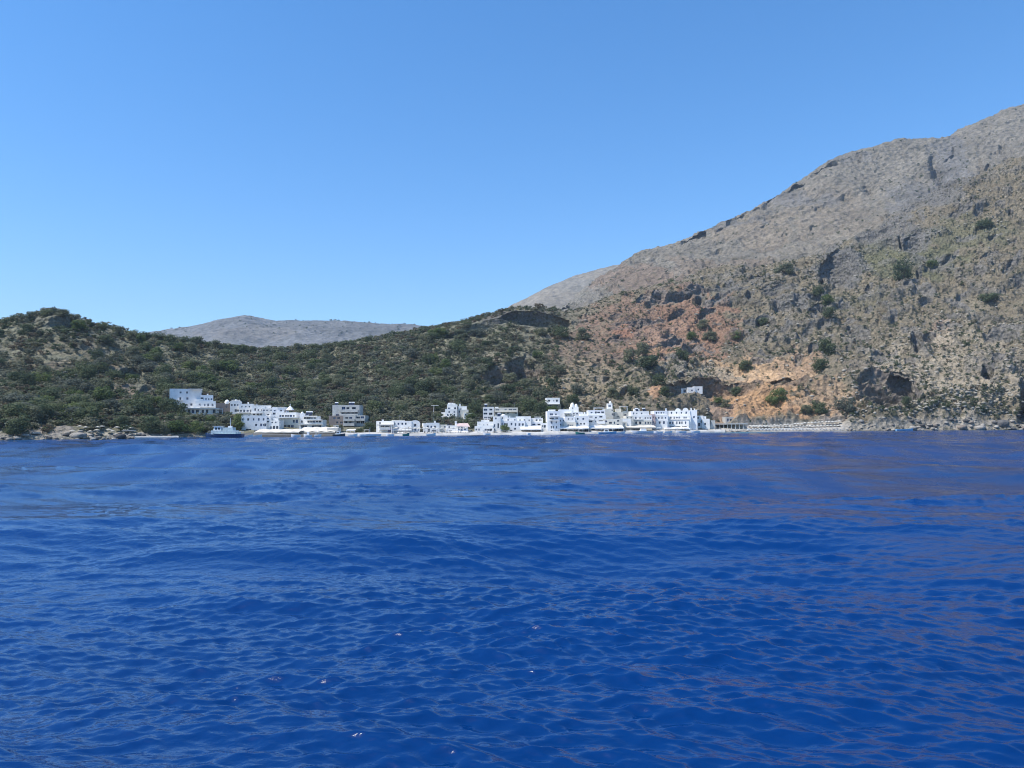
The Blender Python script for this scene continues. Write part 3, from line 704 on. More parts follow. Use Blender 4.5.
h.block(299.5, 304.5, 413.4, None, .5, 9, R(421.5, 2.2, 1.4, 301.8), SW).block(303.8, 317, 416.2, None, 0, 9, R(418, 1.6, 2.3, 305.4, 308.4, 311.4, 314.4), W)
h.block(307.5, 323.4, 419.8, None, -2, 9, R(421.6, 1.8, 2.2, 309.5, 312.3, 315.1, 317.9, 320.7), W).block(301, 324.4, 424, None, -3.5, 8, R(426.4, 1.9, 2.3, 304.5, 307.5, 314.8, 318, 321.2), W)
h.slab(303.8, 317.5, 415.9, 0, 1.6, .28, False, W, 'veranda_roof').slab(307.5, 323.8, 419.6, -2, 1.5, .28, False, W, 'veranda_roof').slab(301, 325, 423.8, -3.5, 1.2, .25, False, W, 'veranda_roof')
h.dome(301.4, 411.6, 413.6, 3, 1).heater(306.5, 415, 1).heater(309.8, 415, 1)
h = House('apartment_building', 'unpainted grey apartment building with four rows of deep balconies', 'apartments', 330, 366, 26, 2)
h.block(331, 358, 405, None, 3, 10, R(408.2, 2.2, 3, 342, 346.5)+R(408.2, 2.2, 4, 352.6)+R(412.6, 2, 2.4, 341.5, 347, 351.2, 355), 'concrete').block(328.5, 344, 415.6, None, 1, 9, R(418, 1.5, 2.2, 338, 334)+R(422.4, 2, 2, 337, 341), 'stucco_brown')
h.block(343.6, 355.6, 414.6, None, -.5, 9, R(418, 2, 2.6, 347, 351)+R(422.4, 2.2, 2.4, 345.8, 350.6), 'concrete').block(355.4, 365, 415.4, None, .2, 9, R(417.6, 2, 3, 358, 362)+R(422.4, 2.4, 3, 358, 362.4), 'concrete')
h.parapet_balcony(339, 357, 411.8, 3, 1.5, .8, 'concrete').parapet_balcony(340, 357, 415.8, 3, 1.4, .8, 'concrete').parapet_balcony(344, 355, 425.4, -.5, 1.4, .9, 'concrete').parapet_balcony(355.8, 365, 420.4, .2, 1.4, .8, 'concrete').parapet_balcony(344, 355.2, 420.6, -.5, 1.3, .8, 'concrete')
h.heater(334, 405.6, 4).heater(348, 405.4, 4).heater(350.6, 405.4, 4).heater(336, 416, 2)
# -- middle waterfront
h = House('waterfront_house', 'white house with bright left wall and shady vine pergola, leftmost of the middle waterfront', 'house', 376, 393, 8, -8)
h.block(376, 394, 421, None, 0, 9, R(423.2, 2, 1.6, 379.8)+R(427, 2, 3.4, 382.4, 387)+R(431, 2.2, 3, 389.6), W).pergola(379, 394, 425, 434, -3, 2.9, W, 'canvas').chimney(381.4, 419.6, 421, 1).parapet_balcony(380, 391, 429.2, 0, 1.4)
h = House('waterfront_house', 'wide white house with two rows of four windows and a green topped parapet', 'house', 391, 411, 7, 0)
h.block(391, 411.5, 421, None, 0, 9, R(423.8, 2.2, 1.7, 394.2, 398.4, 402.4, 405.8)+R(428, 2.2, 1.7, 394.4, 398.4, 405.6, 408.8)+R(431.4, 1.6, 3, 394, 398.6, 403.4, 407.4), W).block(391.4, 403, 420, 421.6, .6, 5, (), CR).slab(392, 411, 430, 0, 1.2, .2, True)
h = House('waterfront_house', 'white house with rounded gable front and two stacked dark windows', 'house', 410, 420.5, 7, 6)
h.block(410.3, 419.8, 423, None, 0, 9, R(425.2, 2.2, 1.8, 415.2)+R(429.8, 2.3, 1.9, 415.4)+R(429.6, 2.6, .9, 412.8, 418.3), W).vault(410.4, 419.6, 420.2, 423, .05, 8.8)
h = House('waterfront_house', 'white house with three upper windows standing alone beside a pinkish passage', 'house', 423, 440, 7, 10)
h.block(423.4, 439.5, 423.2, None, 0, 9, R(426.8, 2.1, 1.6, 427.8, 431.4, 435)+R(430.4, 2.2, 1.8, 428.8)+R(430.7, 1.6, 4, 434), W).block(427, 438.5, 422.8, 423.6, .4, 5, (), W)
h = House('waterfront_house', 'low cream house squeezed between two whiter houses on the middle waterfront', 'house', 439, 447, 8, 4)
h.block(439.6, 446.4, 424.6, None, 0, 8, R(426.8, 1.6, 1.4, 445)+R(430.6, 1.2, 2, 443.4), CR)
h = House('waterfront_house', 'house with low pinkish tiled roof and tall blue doors on a bluish front', 'house', 446, 470, 7, 4)
h.block(446, 458.5, 425.4, None, 0, 9, R(427, 1.6, 1.4, 449.4)+R(431, 1.6, 3, 450.4)+R(428, 1.4, 1.4, 454), W).block(457.5, 468, 425.8, None, -.6, 9, R(428.8, 3.6, 1.5, 461.8)+R(428.6, 2.4, 1.5, 464.8, 458.9), SW, pane='shutter')
h.chimney(455.8, 421, 425, 2, .8)
m = MB(); a, b = h.X(457), h.X(470); z0, z1 = h.Z(426, 0), h.Z(423.2, 4); c = h.X(463)
m.poly([(a, -1, z0), (b, -1, z0-.4), (c+2, 4, z1), (c-2.4, 4, z1)]); m.poly([(b, -1, z0-.4), (b, 9, z0-.4), (c+2, 4.2, z1)]); m.poly([(a, -1, z0), (c-2.4, 4, z1), (a, 9, z0)]); m.poly([(b, 9, z0-.4), (a, 9, z0), (c-2.4, 4, z1), (c+2, 4, z1)])
m.build('tiled_roof', 'pink', h.e)
h = House('hillside_villa', 'white three storey villa with stepped roof, left of the pair on the slope', 'villa', 444, 457.5, 47, 2)
h.block(447, 457, 404.4, None, 1, 9, R(408.2, 1.4, 1.9, 449, 454.8), W).block(445, 457.3, 409, None, 0, 9, R(412, 1.4, 1.3, 449.2, 454.4)+R(414.8, 1.6, 1.3, 447.6, 450.4, 454.4), W).block(441, 445.5, 412.2, None, 2, 6, (), W).block(447.5, 455, 403.4, 404.8, 3, 4, (), W)
h.slab(445.5, 453, 417.6, 0, 2.4, .25, False, W, 'terrace').chimney(450.2, 402.8, 404.4, 2)
h = House('hillside_villa', 'white stepped villa with lower right wing, right of the pair on the slope', 'villa', 458, 473, 47, 6)
h.block(458.4, 467, 406.2, None, 2, 8, R(409, 1.2, 1.6, 461)+R(411.6, 1.6, 1.3, 459.6, 466.4), W).block(460.5, 468.5, 409.6, None, 0, 8, (), CR).block(463.6, 472.4, 413, None, -1, 8, R(414.8, 2, 1.6, 465.6, 469.2), W).chimney(460.2, 403.8, 406.4, 3, .8)
h = House('white_block', 'cubic white three storey block with paired dark windows behind the waterfront', 'apartments', 483, 494, 45, 2)
h.block(483, 494, 407, None, 0, 9, R(409.8, 1.9, 3, 485.4)+R(409.6, 1.8, 2.8, 491)+R(413.6, 1.8, 3, 485.4)+R(413.8, 2, 2.6, 490.8)+R(417.6, 1.4, 3, 485.6, 489.6)+R(418.6, 3.4, 1.3, 492.4), W).heater(486, 407, 2).slab(483, 492, 419.4, 0, .9)
h = House('long_building', 'long flat cream building with strip windows beside the cubic white block', 'apartments', 494.5, 518, 44, 2)
h.block(494.5, 518, 407.6, None, 0, 9, R(409.7, 1.2, 3.4, 497.6)+R(409.5, 1.3, 2.2, 505.6)+R(409.6, 1.2, 3, 510.6, 514.8)+R(413.4, 1.8, 3, 496.6, 499.8)+R(413.2, 1.2, 1.6, 504, 508, 515.8), CR).slab(494.5, 517, 411.6, 0, 1.2, .2, True, CR).block(495, 498.6, 406.8, 408, 2, 4, (), W)
h = House('waterfront_house', 'cluttered white house with arched porch below the cubic white block', 'house', 475, 494, 7, 2)
h.block(477, 494, 421.6, None, 3, 8, R(425.4, 1.7, 1.2, 483.6, 487.4), W).block(474.6, 480, 426, None, 0, 7, R(429.6, 1.8, 1.3, 479.2, 476.4), W).block(480, 494, 428, None, 0, 7, R(430, 2.1, 2.3, 485.6, 488.4, 491), W).chimney(482, 420, 422, 4).parapet_balcony(478, 493, 427.6, 3, 2.4)
h = House('waterfront_house', 'narrow white house with one dark tall doorway, second left of the bluish front', 'house', 493, 500.5, 9, 0)
h.block(493, 500.5, 416.4, None, 0, 9, R(418.4, 1.4, 1.2, 496)+R(425.6, 2.4, 1.1, 494.4)+R(425.8, 4.6, 1.6, 498.3)+R(430, 2.2, 1.3, 493.9), W).heater(499, 416.4, 1)
h = House('waterfront_house', 'long bluish white waterfront house with three storeys of small dark windows', 'house', 500, 524, 10, 0)
h.block(500, 507.5, 415.4, None, 2.5, 8, R(418, 1.6, 1.2, 502.6), W).block(499.9, 525, 420.6, None, 0, 9, R(424, 2, 1.3, 502.2, 505, 507, 511.4)+R(424.6, 2.2, 1.3, 515.4)+R(424.6, 2.2, 1.7, 519.6, 522.6)+R(428.8, 1.8, 1.6, 515.2, 507)+R(431, 2.4, 2, 503.5, 511), SW)
h.block(507, 516, 417.6, None, 2.2, 8, R(419.9, 2, 1.3, 508.2, 515), SW).block(516, 531, 416.4, None, 2.6, 8, R(420.4, 1.7, 1.2, 520.2, 524.6, 529.4), W).dome(503.2, 414, 415.6, 4.4, 3).slab(507.4, 516, 421.4, 2.2, 1.2)
h = House('waterfront_house', 'white house with two rows of small windows standing behind the white restaurant canopy', 'house', 524, 543, 13, 0)
h.block(525, 543, 418, None, 2, 8, R(420.2, 1.6, 1.8, 527, 536.6, 540.6), W).block(524.6, 541.5, 421.8, None, 0, 9, R(424.5, 1.5, 1.8, 529.6)+R(424.5, 1.3, 3, 533.6, 539), SW).pergola(535, 541, 417.2, 421.6, 2, 3, W, 'canvas_white')
h = House('waterfront_house', 'low white courtyard house tucked beside the left wall of the tall bluish corner house', 'house', 540, 548, 8, 0)
h.block(541.5, 547.6, 423, None, 2, 7, R(426.4, 2.6, 1.6, 545)+R(426, 1.4, 1.2, 542.8), W)
h = House('corner_house', 'tall narrow bluish four storey house at the middle bend of the waterfront', 'house', 547, 560, 8, 2)
h.block(547.4, 560, 411.2, None, 0, 9, R(414.3, 1.7, 2.3, 551.4)+R(414.3, 1.8, 1.9, 556)+R(418.4, 1.5, 3.6, 551.8)+R(418.2, 1.6, 2.8, 556.6)+R(422.4, 1.9, 1.3, 551.5, 556.4)+R(427.2, 2.2, 1.1, 551.2, 553.2, 556.6)+R(431, 1.8, 1.3, 551.4), SW).block(549.5, 556, 409.6, 411.4, 2, 5, (), W).slab(549, 559, 420, 0, 1).slab(549.4, 559, 416, 0, 1)
h = House('hillside_house', 'small white two storey house alone on the tan slope above the tall corner house', 'house', 545, 561, 62, 2)
h.block(546.6, 560, 397.8, None, 0, 8, R(400.7, 1.8, 1.8, 549.4, 557)+R(400.8, 1.4, 1, 554), W).block(546, 560.6, 404.2, None, -2.4, 7, R(405.4, 1.6, 3.4, 549.6, 555.8), 'shaded_terrace').block(542, 547, 404.8, None, -1, 5, (), 'shaded_terrace')
# -- right cluster
h = House('white_house', 'white house with a bright domed tower rising over its terraces', 'house', 559, 582, 26, 0)
h.block(560, 573, 409.4, None, 4, 8, R(413, 1.6, 1.6, 566, 569.6), SW).block(571, 579.6, 406.8, None, 4.5, 6, R(408.2, 1.6, 1, 573.7), W).block(565, 582, 411.8, None, 2, 8, R(413.8, 1.2, 1.4, 568.5, 574.4, 577.6)+R(416, 1.2, 1.2, 567, 574.2), W)
h.dome(573.6, 402.6, 406.8, 4.6, 5).dome(577.4, 403.8, 406.8, 3.4, 5.2).pergola(564.6, 571, 413.6, 417.4, .2, 1.7, W, 'canvas_white')
h = House('waterfront_house', 'white house with many small windows right of the tall corner house at canopy level', 'house', 559, 578, 9, 0)
h.block(559, 566, 417.6, None, 1.5, 8, R(420.6, 1.7, 1.1, 560.6, 563.5)+R(424.6, 1.4, 1.3, 560.4), SW).block(565, 575.4, 416.6, None, 1, 8, R(419, 1.2, 1.1, 568.8, 572.5), W).block(563.5, 576, 422.2, None, 0, 8, R(425.2, 1.2, 1.6, 568.5, 570.4, 572.6), CR)
h = House('waterfront_house', 'white house under the domed tower with two rows of greyish windows above the canopy', 'house', 575, 590, 9, 0)
h.block(575.4, 589, 415.8, None, .8, 8, R(418.8, 1.6, 1.5, 577.8, 583.4)+R(423.8, 1.6, 1.5, 577.4, 581, 584.4), W).block(581, 588, 413.8, 416.2, 4, 4, (), W)
h = House('white_house', 'tall white house with bluish top floor and a white rooftop pergola', 'house', 588, 606, 14, 0)
h.block(589, 605.4, 410.2, None, 2, 9, R(412.5, 1.6, 1.8, 592.2, 596.6)+R(412.4, 1.5, 2.2, 599.4, 603.3), SW).block(588.4, 605.8, 414.8, None, 0, 9, R(417.6, 2, 3.4, 591)+R(417.6, 1.7, 1.4, 596)+R(416.8, 1.7, 2.4, 601)+R(421.4, 1.4, 2.8, 590.8)+R(421.4, 1.3, 1.2, 595.6)+R(421.3, 1.6, 4.6, 601), W)
h.pergola(595.4, 604.6, 408, 410.2, 3, 4, W, 'canvas_white').parapet_balcony(597.5, 604.5, 423.4, 0, 1.2).parapet_balcony(589, 594, 419.6, 0, 1.1)
h = House('white_house', 'plain windowless pale wall house with a small domed lookout on its roof', 'house', 604, 614, 24, 0)
h.block(605, 613.4, 408.6, None, 0, 9, R(410.4, 1.4, 1, 612.2)+R(414.4, 2, 1.1, 612.4), CR).block(608.4, 613.2, 403.4, 408.8, 2, 4, R(406, 1.6, 2.4, 610.6), W).dome(611.4, 401, 403.4, 2.6, 2.4)
h = House('white_house', 'low pale walled house with white pergola frame between the lookout and the stepped roofs', 'house', 613, 630, 26, 0)
h.block(613, 623.4, 411.8, None, 0, 8, R(414.4, 2, 1.2, 614)+R(416.8, 1, 2, 618), CR).block(622.6, 630, 413.4, None, .5, 8, R(415, 1.4, 1.8, 625.6), CR).pergola(620.6, 628.4, 406.6, 413, 1.5, 3, W, 'canvas_white')
h = House('waterfront_house', 'long low white house with five small dark windows directly over the long canopy', 'house', 603, 623, 9, 0)
h.block(603, 622.6, 419, None, 0, 9, R(421.3, 1.9, 1.8, 606.2)+R(422.8, 1.6, 2.4, 610.6)+R(422.7, 2, 1.2, 614.4)+R(420.9, 1.4, 1.7, 618.2)+R(424.8, 1.4, 1.7, 617.8), CR)
h = House('waterfront_house', 'plain stepped pale house left of the house with two rooftop solar heaters', 'house', 620, 634, 10, 0)
h.block(622.4, 631.6, 418.6, None, 1, 8, (), W).block(626.4, 634, 415.8, None, 1.6, 8, R(417.6, 1.6, 1.2, 628.2, 632), CR).block(619.8, 627, 421.6, None, 0, 7, R(424, 1.4, 1.1, 624.6), CR)
h = House('white_house', 'white house with arched windows in three rows and two solar heaters on the roof', 'house', 630, 653, 10, 0)
h.block(632, 650, 411.2, None, 2, 8, R(413.4, 1.5, 1.2, 634.5, 637.7, 642.7), W).block(630.6, 652.2, 415.2, None, .8, 8, R(417.8, 1.7, 1.4, 632.2, 636.2, 640.5)+R(418.1, 1.5, 1.2, 645.6, 648.4, 650.8), W).block(630.8, 652, 420.4, None, 0, 8, R(422.8, 2.5, 1.7, 632.2, 636.1)+R(422.9, 2.2, 1.9, 640.4)+R(423, 1.9, 1.3, 645.4, 648.4, 650.7), CR)
h.heater(638.4, 411.2, 3).heater(645.6, 411.2, 3).slab(631, 643, 419.2, .8, 1)
h = House('pink_house', 'very narrow pinkish house squeezed between two arched white houses', 'house', 651.6, 656, 11, 0)
h.block(651.6, 655.6, 414.2, None, .5, 8, R(417.4, 1.5, 1, 653.6)+R(422.4, 1.7, 1, 653.4), 'pink')
h = House('arched_hotel', 'white hotel with long rows of arched openings, left half without the roof domes', 'hotel', 654, 671, 10, 0)
h.block(655.2, 669, 410.8, None, 2.4, 9, R(412.8, 1.5, 1.2, 657.8, 662.6)+R(412.8, 1.2, 1, 660, 665), SW).block(653.6, 668.6, 415, None, .9, 8, R(417.8, 2, 1.2, 656.3, 659.4, 662.5, 666)+R(419.8, .9, 1, 654.4), W).block(653.6, 667, 420.2, None, 0, 8, R(422.6, 2.4, 1.8, 655, 659.6, 664), W)
h.chimney(668, 408.4, 411, 3)
h = House('arched_hotel', 'white hotel with two roof vaults and shaded blue right wall, last big building', 'hotel', 668, 697, 9, -14)
h.block(668.6, 690, 410.6, None, 2.2, 12, R(412.8, 1.8, 1.3, 671.6, 676.6, 681.4, 686.2), W).block(668, 690.6, 415.4, None, .8, 12, R(417.7, 1.9, 1.5, 671, 674.4)+R(417.6, 1.7, 1.4, 677, 679.4, 684, 685.9), W).block(667.4, 688.6, 420.2, None, 0, 11, R(422.8, 2.2, 1.3, 670.4, 673, 677, 679.6, 682, 685.4)+R(427.6, 2.6, 4.5, 672, 678, 684), W)
h.block(689.6, 696.8, 410.2, None, 2.6, 12, R(417.2, 1.8, 1.7, 693.6), SW).vault(675.4, 680.6, 408.2, 410.6, 3, 6).vault(682.6, 688.4, 407.8, 410.6, 3, 6).chimney(691, 408, 410.4, 4).slab(669, 689, 419.2, .8, 1)
h = House('white_house', 'small white annex stepping down right of the last big hotel', 'house', 696, 709, 11, -8)
h.block(696.6, 703.6, 415.6, None, 1, 7, R(418, 1.4, 1.6, 698.6)+R(424.6, 3, 1.8, 699.4), W).block(702, 709.5, 418.8, None, 0, 6, R(424, 2, 1.6, 705), W).block(708.6, 715, 420.4, None, 1.5, 4, (), 'concrete')
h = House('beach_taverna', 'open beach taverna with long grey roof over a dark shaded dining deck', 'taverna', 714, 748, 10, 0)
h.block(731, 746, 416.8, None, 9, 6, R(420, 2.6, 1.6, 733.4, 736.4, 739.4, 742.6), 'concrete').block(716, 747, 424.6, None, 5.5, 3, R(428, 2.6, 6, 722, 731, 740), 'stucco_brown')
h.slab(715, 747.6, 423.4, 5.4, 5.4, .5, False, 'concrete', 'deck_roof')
m = MB()
for q in range(9): x = h.X(716+q*3.9); m.box(x-.1, x+.1, .3, .5, -1, h.Z(423.4, 5.4)-.505)
m.build('post', 'whitewash', h.e)
h = House('ruined_terrace', 'white roofless ruin with terrace walls on the hill above the last big hotel', 'ruin', 681, 704, 76, 0, d=float(spot(692, 395)[1])-9)
h.block(682, 687.5, 388.4, None, 1, 3, R(391, 2.6, 2.6, 685.6), W, False).block(688, 696, 387.4, None, 0, 4, R(390.4, 1.6, 1.5, 692.6), W, False).block(695, 703.4, 386.4, None, .5, 4, R(389.6, 1.4, 1.4, 699.4), W, False)
m = MB(); m.box(h.X(678), h.X(704), -3.5, -2.6, -4, h.Z(396.4, -3)); m.build('terrace_wall', 'stone', h.e)
print('houses', time.time()-T0, HN)

# ------------------------------------------------------------------ walls on the slopes
def wallbit(label, x0, x1, yt, doff, th=.7, mat='stone', tall=4):
    d = float(d0c((x0+x1)/2))+doff; xa, xb = float(xat(x0, d)), float(xat(x1, d)); zt = float(zat((x0+x1)/2, yt, d))
    m = MB(); n = 8; g = random.Random(int(x0))
    zs = [zt+g.uniform(-.12, .12) for _ in range(n+1)]
    for i in range(n):
        a, b = (xa+(xb-xa)*i/n - (xa+xb)/2), (xa+(xb-xa)*(i+1)/n - (xa+xb)/2)
        m.hexa([(a, 0, -tall), (b, 0, -tall), (b, th*1.3, -tall), (a, th*1.3, -tall), (a, .15, zs[i]-zt), (b, .15, zs[i+1]-zt), (b, th, zs[i+1]-zt), (a, th, zs[i]-zt)])
    o = m.build('stone_wall', mat); o.location = ((xa+xb)/2, d, zt); tag(o, label, 'wall', None, 'thing')
wallbit('dark stone retaining wall under the terrace of the hillside hotel', 186, 218, 414.4, 32.5, 1, 'stone', 5)
wallbit('long stone retaining wall under the two hillside villas', 440, 474, 419.4, 41, .9, 'stone', 4)
wallbit('pale stone terrace wall left of the left hillside villa', 434, 446, 417.6, 44, .8, 'rock_pale', 3)
wallbit('low stone wall behind the beach parasols', 748, 842, 425.2, 11.6, .6, 'stone', 3)
wallbit('pale straight ledge wall above the shore rocks at the far left', 49, 71, 427.6, 9, .8, 'canvas_white', 1.2)
wallbit('dark stone wall below the pale ledge at the far left', 46, 74, 430, 7.5, .8, 'rock_brown', 3)
wallbit('low wall of the garden under the hillside hotel', 184, 214, 421, 22, .7, 'rock_brown', 3)
tag(strip('bathing_platform', np.arange(135, 181, 2.0), [(-1.6, -1), (-1.6, .75), (2.2, .9), (2.2, -1)], 'quay_pale'), 'pale concrete bathing platform at the waterline left of the moored blue ship', 'platform', None, 'thing')

# ------------------------------------------------------------------ canopies on the quay
def canopy(label, x0, x1, yb, yf, doff, dep, mat='canvas', posts=5.0, sag=0):
    """sloping shade roof on posts: back edge at yb, front edge at yf"""
    xc = (x0+x1)/2; d = float(d0c(xc))+doff; k = d/F; x = float(xat(xc, d)); zg = 1.1
    e = empty('waterfront_canopy', (x, d, zg), label, 'canopy')
    a, b = (x0-xc)*k, (x1-xc)*k; zf = float(zat(xc, yf, d))-zg; zb = float(zat(xc, yb, d+dep))-zg
    n = max(2, round((b-a)/4)); m = MB()
    for i in range(n):
        p, q = a+(b-a)*i/n, a+(b-a)*(i+1)/n; c = (p+q)/2; dz = .12+sag
        for (u, v, z0, z1) in ((p, c, 0, dz), (c, q, dz, 0)):
            m.hexa([(u, 0, zf+z0-.07), (v, 0, zf+z1-.07), (v, dep, zb+z1-.07), (u, dep, zb+z0-.07), (u, 0, zf+z0), (v, 0, zf+z1), (v, dep, zb+z1), (u, dep, zb+z0)])
        m.box(p+.01, q-.01, -.05, -.005, zf-.38, zf)
    m.build('shade_roof', mat, e)
    np_ = max(2, round((b-a)/posts))
    for i in range(np_+1):
        xx = a+.15+(b-a-.3)*i/np_; p = MB(); p.box(xx-.06, xx+.06, .15, .27, -1, zf-.02); p.build('post', 'metal_grey' if mat != 'canvas_white' else 'whitewash', e)
canopy('long beige shade canopy on the quay below the big terrace hotel', 254, 299, 429.4, 432.2, 4.5, 6, sag=.1)
canopy('second beige canopy overlapping to the right with a raised corner', 298.5, 335, 427.4, 431.8, 4, 7, sag=.15)
canopy('white restaurant canopy with dark dining room behind it under the bluish long house', 520.5, 541.5, 426, 429.2, 4, 7, 'canvas_white')
canopy('left stretch of the long white canopy right of the tall corner house', 557, 589, 426.2, 428, 4, 5, 'canvas_white')
canopy('middle stretch of the long white canopy under the house with rooftop pergola', 589.5, 624, 425.6, 427.8, 3.6, 5.5, 'canvas_white')
canopy('beige waterfront canopy under the house with two solar heaters', 625.5, 656, 425.4, 427.2, 4, 5, 'canvas')
canopy('white edged canopy with deep shade below the last big hotel', 664, 690, 427, 428.6, 3.4, 5, 'canvas_white')
canopy('thin white canopy on the quay before the wide white house', 391, 409.5, 431.6, 432.6, 4, 3, 'canvas_white')
canopy('low white canopy before the house with tall blue doors', 448, 468, 431.4, 432.6, 4, 3, 'canvas_white')
canopy('small white canopy in front of the grey apartment building', 346, 355, 429.2, 430, 7, 4, 'canvas_white')
e_ = House('quay_kiosk', 'small pale kiosk at the right end of the second beige canopy', 'kiosk', 326, 338, 4.2, -6)
e_.block(327, 338, 427.8, None, 0, 4, R(432.2, 2, 3, 332.5), 'concrete').pergola(333.5, 337, 425.6, 428, .5, 2, W, 'canvas_white')

# dark openings of the dining rooms under the canopies: the houses' ground floors, glazed and shaded
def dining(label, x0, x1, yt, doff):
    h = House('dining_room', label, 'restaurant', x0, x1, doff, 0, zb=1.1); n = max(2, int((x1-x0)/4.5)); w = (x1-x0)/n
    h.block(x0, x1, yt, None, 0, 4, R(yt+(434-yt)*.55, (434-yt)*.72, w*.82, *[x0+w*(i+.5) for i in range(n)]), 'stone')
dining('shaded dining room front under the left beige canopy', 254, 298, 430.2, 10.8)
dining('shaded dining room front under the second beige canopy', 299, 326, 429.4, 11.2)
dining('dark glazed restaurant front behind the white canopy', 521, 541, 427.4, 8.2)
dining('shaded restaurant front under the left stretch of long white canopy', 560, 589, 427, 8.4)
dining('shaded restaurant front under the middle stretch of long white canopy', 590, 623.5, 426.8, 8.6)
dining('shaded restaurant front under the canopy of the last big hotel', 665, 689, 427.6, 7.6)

# ------------------------------------------------------------------ boats
def hull_np(L, Bm, H, rise=.5, ns=15, sheer=.25):
    V = []; nsec = 9
    for i in range(ns):
        t = i/(ns-1); w = Bm/2*(1-max(0, (t-.55)/.45)**2.2)*(.82+.18*min(1, t/.25)); w = max(w, .02)
        top = H + sheer*max(0, (t-.35)/.65)**2*rise*2; xx = -L/2 + L*t
        for j in range(nsec):
            a = (j/(nsec-1)-.5)*2; s = abs(a)
            y = math.copysign(w*min(1, s**.32)*(.86+.14*s), a); z = -.25*H + (top+.25*H)*s**2.2
            V.append((xx+(.06*L*(t-.5)*s if t > .9 else 0), y, z))
        V.append((xx, 0, top-.12)) if False else None
    F_ = []
    for i in range(ns-1):
        for j in range(nsec-1):
            k = i*nsec+j; F_.append((k, k+nsec, k+nsec+1, k+1))
        F_.append((i*nsec, i*nsec+nsec-1, (i+1)*nsec+nsec-1, (i+1)*nsec))   # deck
    F_.append(tuple(range(nsec))); 
    return V, F_
def hull(parent, L, Bm, H, mat, sheer=.25, deck=None):
    m = MB(); m.v, f = hull_np(L, Bm, H, sheer=sheer); 
    for q in f: m.f.append(q); m.m.append(1 if (len(q) == 4 and (q[1]-q[0]) == 8) else 0)
    return m.build('hull', [mat, deck or mat], parent)
def boat(px, doff, Lpx, label, mat='boat_white', cabin=None, cover=None, yaw=0, H=.7, group=None, mast=0):
    d = float(d0c(px))+doff; k = d/F; L = Lpx*k; x = float(xat(px, d))
    e = empty('moored_boat', (x, d, 0.05), label, 'boat', group, math.radians(yaw))
    Bm = max(1.3, L*.3); hull(e, L, Bm, H, mat, .4, 'deck_teal' if mat != 'boat_white' else 'concrete')
    if cabin:
        m = MB(); a = -L*.18; m.hexa([(a, -Bm*.3, H-.1), (a+L*.3, -Bm*.28, H-.1), (a+L*.3, Bm*.28, H-.1), (a, Bm*.3, H-.1), (a+.1, -Bm*.26, H+1.1), (a+L*.24, -Bm*.24, H+1.1), (a+L*.24, Bm*.24, H+1.1), (a+.1, Bm*.26, H+1.1)])
        c = m.build('cabin', 'boat_white', e); g = MB(); g.box(a+L*.05, a+L*.2, -Bm*.3-.004, -Bm*.29, H+.45, H+.85); g.build('window', 'glass_dark', c)
    if cover:
        m = MB(); a, b = -L*.3, L*.14
        m.hexa([(a, -Bm*.42, H+1.62), (b, -Bm*.42, H+1.62), (b, Bm*.42, H+1.62), (a, Bm*.42, H+1.62), (a, -Bm*.34, H+1.74), (b, -Bm*.34, H+1.74), (b, Bm*.34, H+1.74), (a, Bm*.34, H+1.74)])
        for xx in (a+.05, b-.05):
            for yy in (-Bm*.38, Bm*.38): m.tube((xx, yy, H-.2), (xx, yy, H+1.62), .03, .03, 5)
        m.build('sun_cover', cover, e)
    if mast:
        m = MB(); m.tube((L*.05, 0, H-.1), (L*.05, 0, H+mast), .06, .04, 6); m.build('mast', 'boat_white', e)
    return e
# the moored blue ship
d = float(d0c(225))-6.5; k = d/F
e = empty('work_ship', (float(xat(225, d)), d, 0), 'dark blue ship with white wheelhouse and mast moored left of the white houses', 'ship', None, math.radians(180))
L = 36.5*k; hull(e, L, 3.9, 1.45, 'hull_blue', .45, 'deck_teal')
m = MB(); m.box(-.34*L, .33*L, -1.5, 1.5, 1.3, 2.7); m.box(-.40*L, -.342*L, -1.2, 1.2, 1.3, 2.2); m.box(-.26*L, .02*L, -1.3, 1.3, 2.704, 3.7); m.build('deckhouse', 'ship_pale', e)
m = MB(); m.hexa([(.06*L, -1.4, 2.704), (.28*L, -1.4, 2.704), (.28*L, 1.4, 2.704), (.06*L, 1.4, 2.704), (.08*L, -1.25, 4.1), (.25*L, -1.25, 4.1), (.25*L, 1.25, 4.1), (.08*L, 1.25, 4.1)]); m.box(.05*L, .29*L, -1.55, 1.55, 4.104, 4.25)
c = m.build('wheelhouse', 'boat_white', e)
for q in (.12, .2): g = MB(); g.box((q-.025)*L, (q+.025)*L, 1.34, 1.42, 3.0, 3.7); g.build('window', 'glass_dark', c)
m = MB(); m.tube((-.15*L, 0, 2.9), (-.15*L, 0, 7.0), .13, .07, 8); m.tube((-.15*L, -.9, 5.6), (-.15*L, .9, 5.6), .05, .05, 6); m.box(-.2*L, -.1*L, -.5, .5, 3.3, 4.2); m.build('mast', 'boat_white', e)
m = MB()
for i in range(24):
    x = -.48*L+.9*L*i/23
    for y in (-1.6, 1.6): m.tube((x, y*.9, 1.3), (x, y*.9, 2.2), .025, .025, 4)
for y in (-1.44, 1.44): m.tube((-.48*L, y, 2.2), (.42*L, y, 2.2), .03, .03, 4)
m.build('railing', 'boat_white', e)
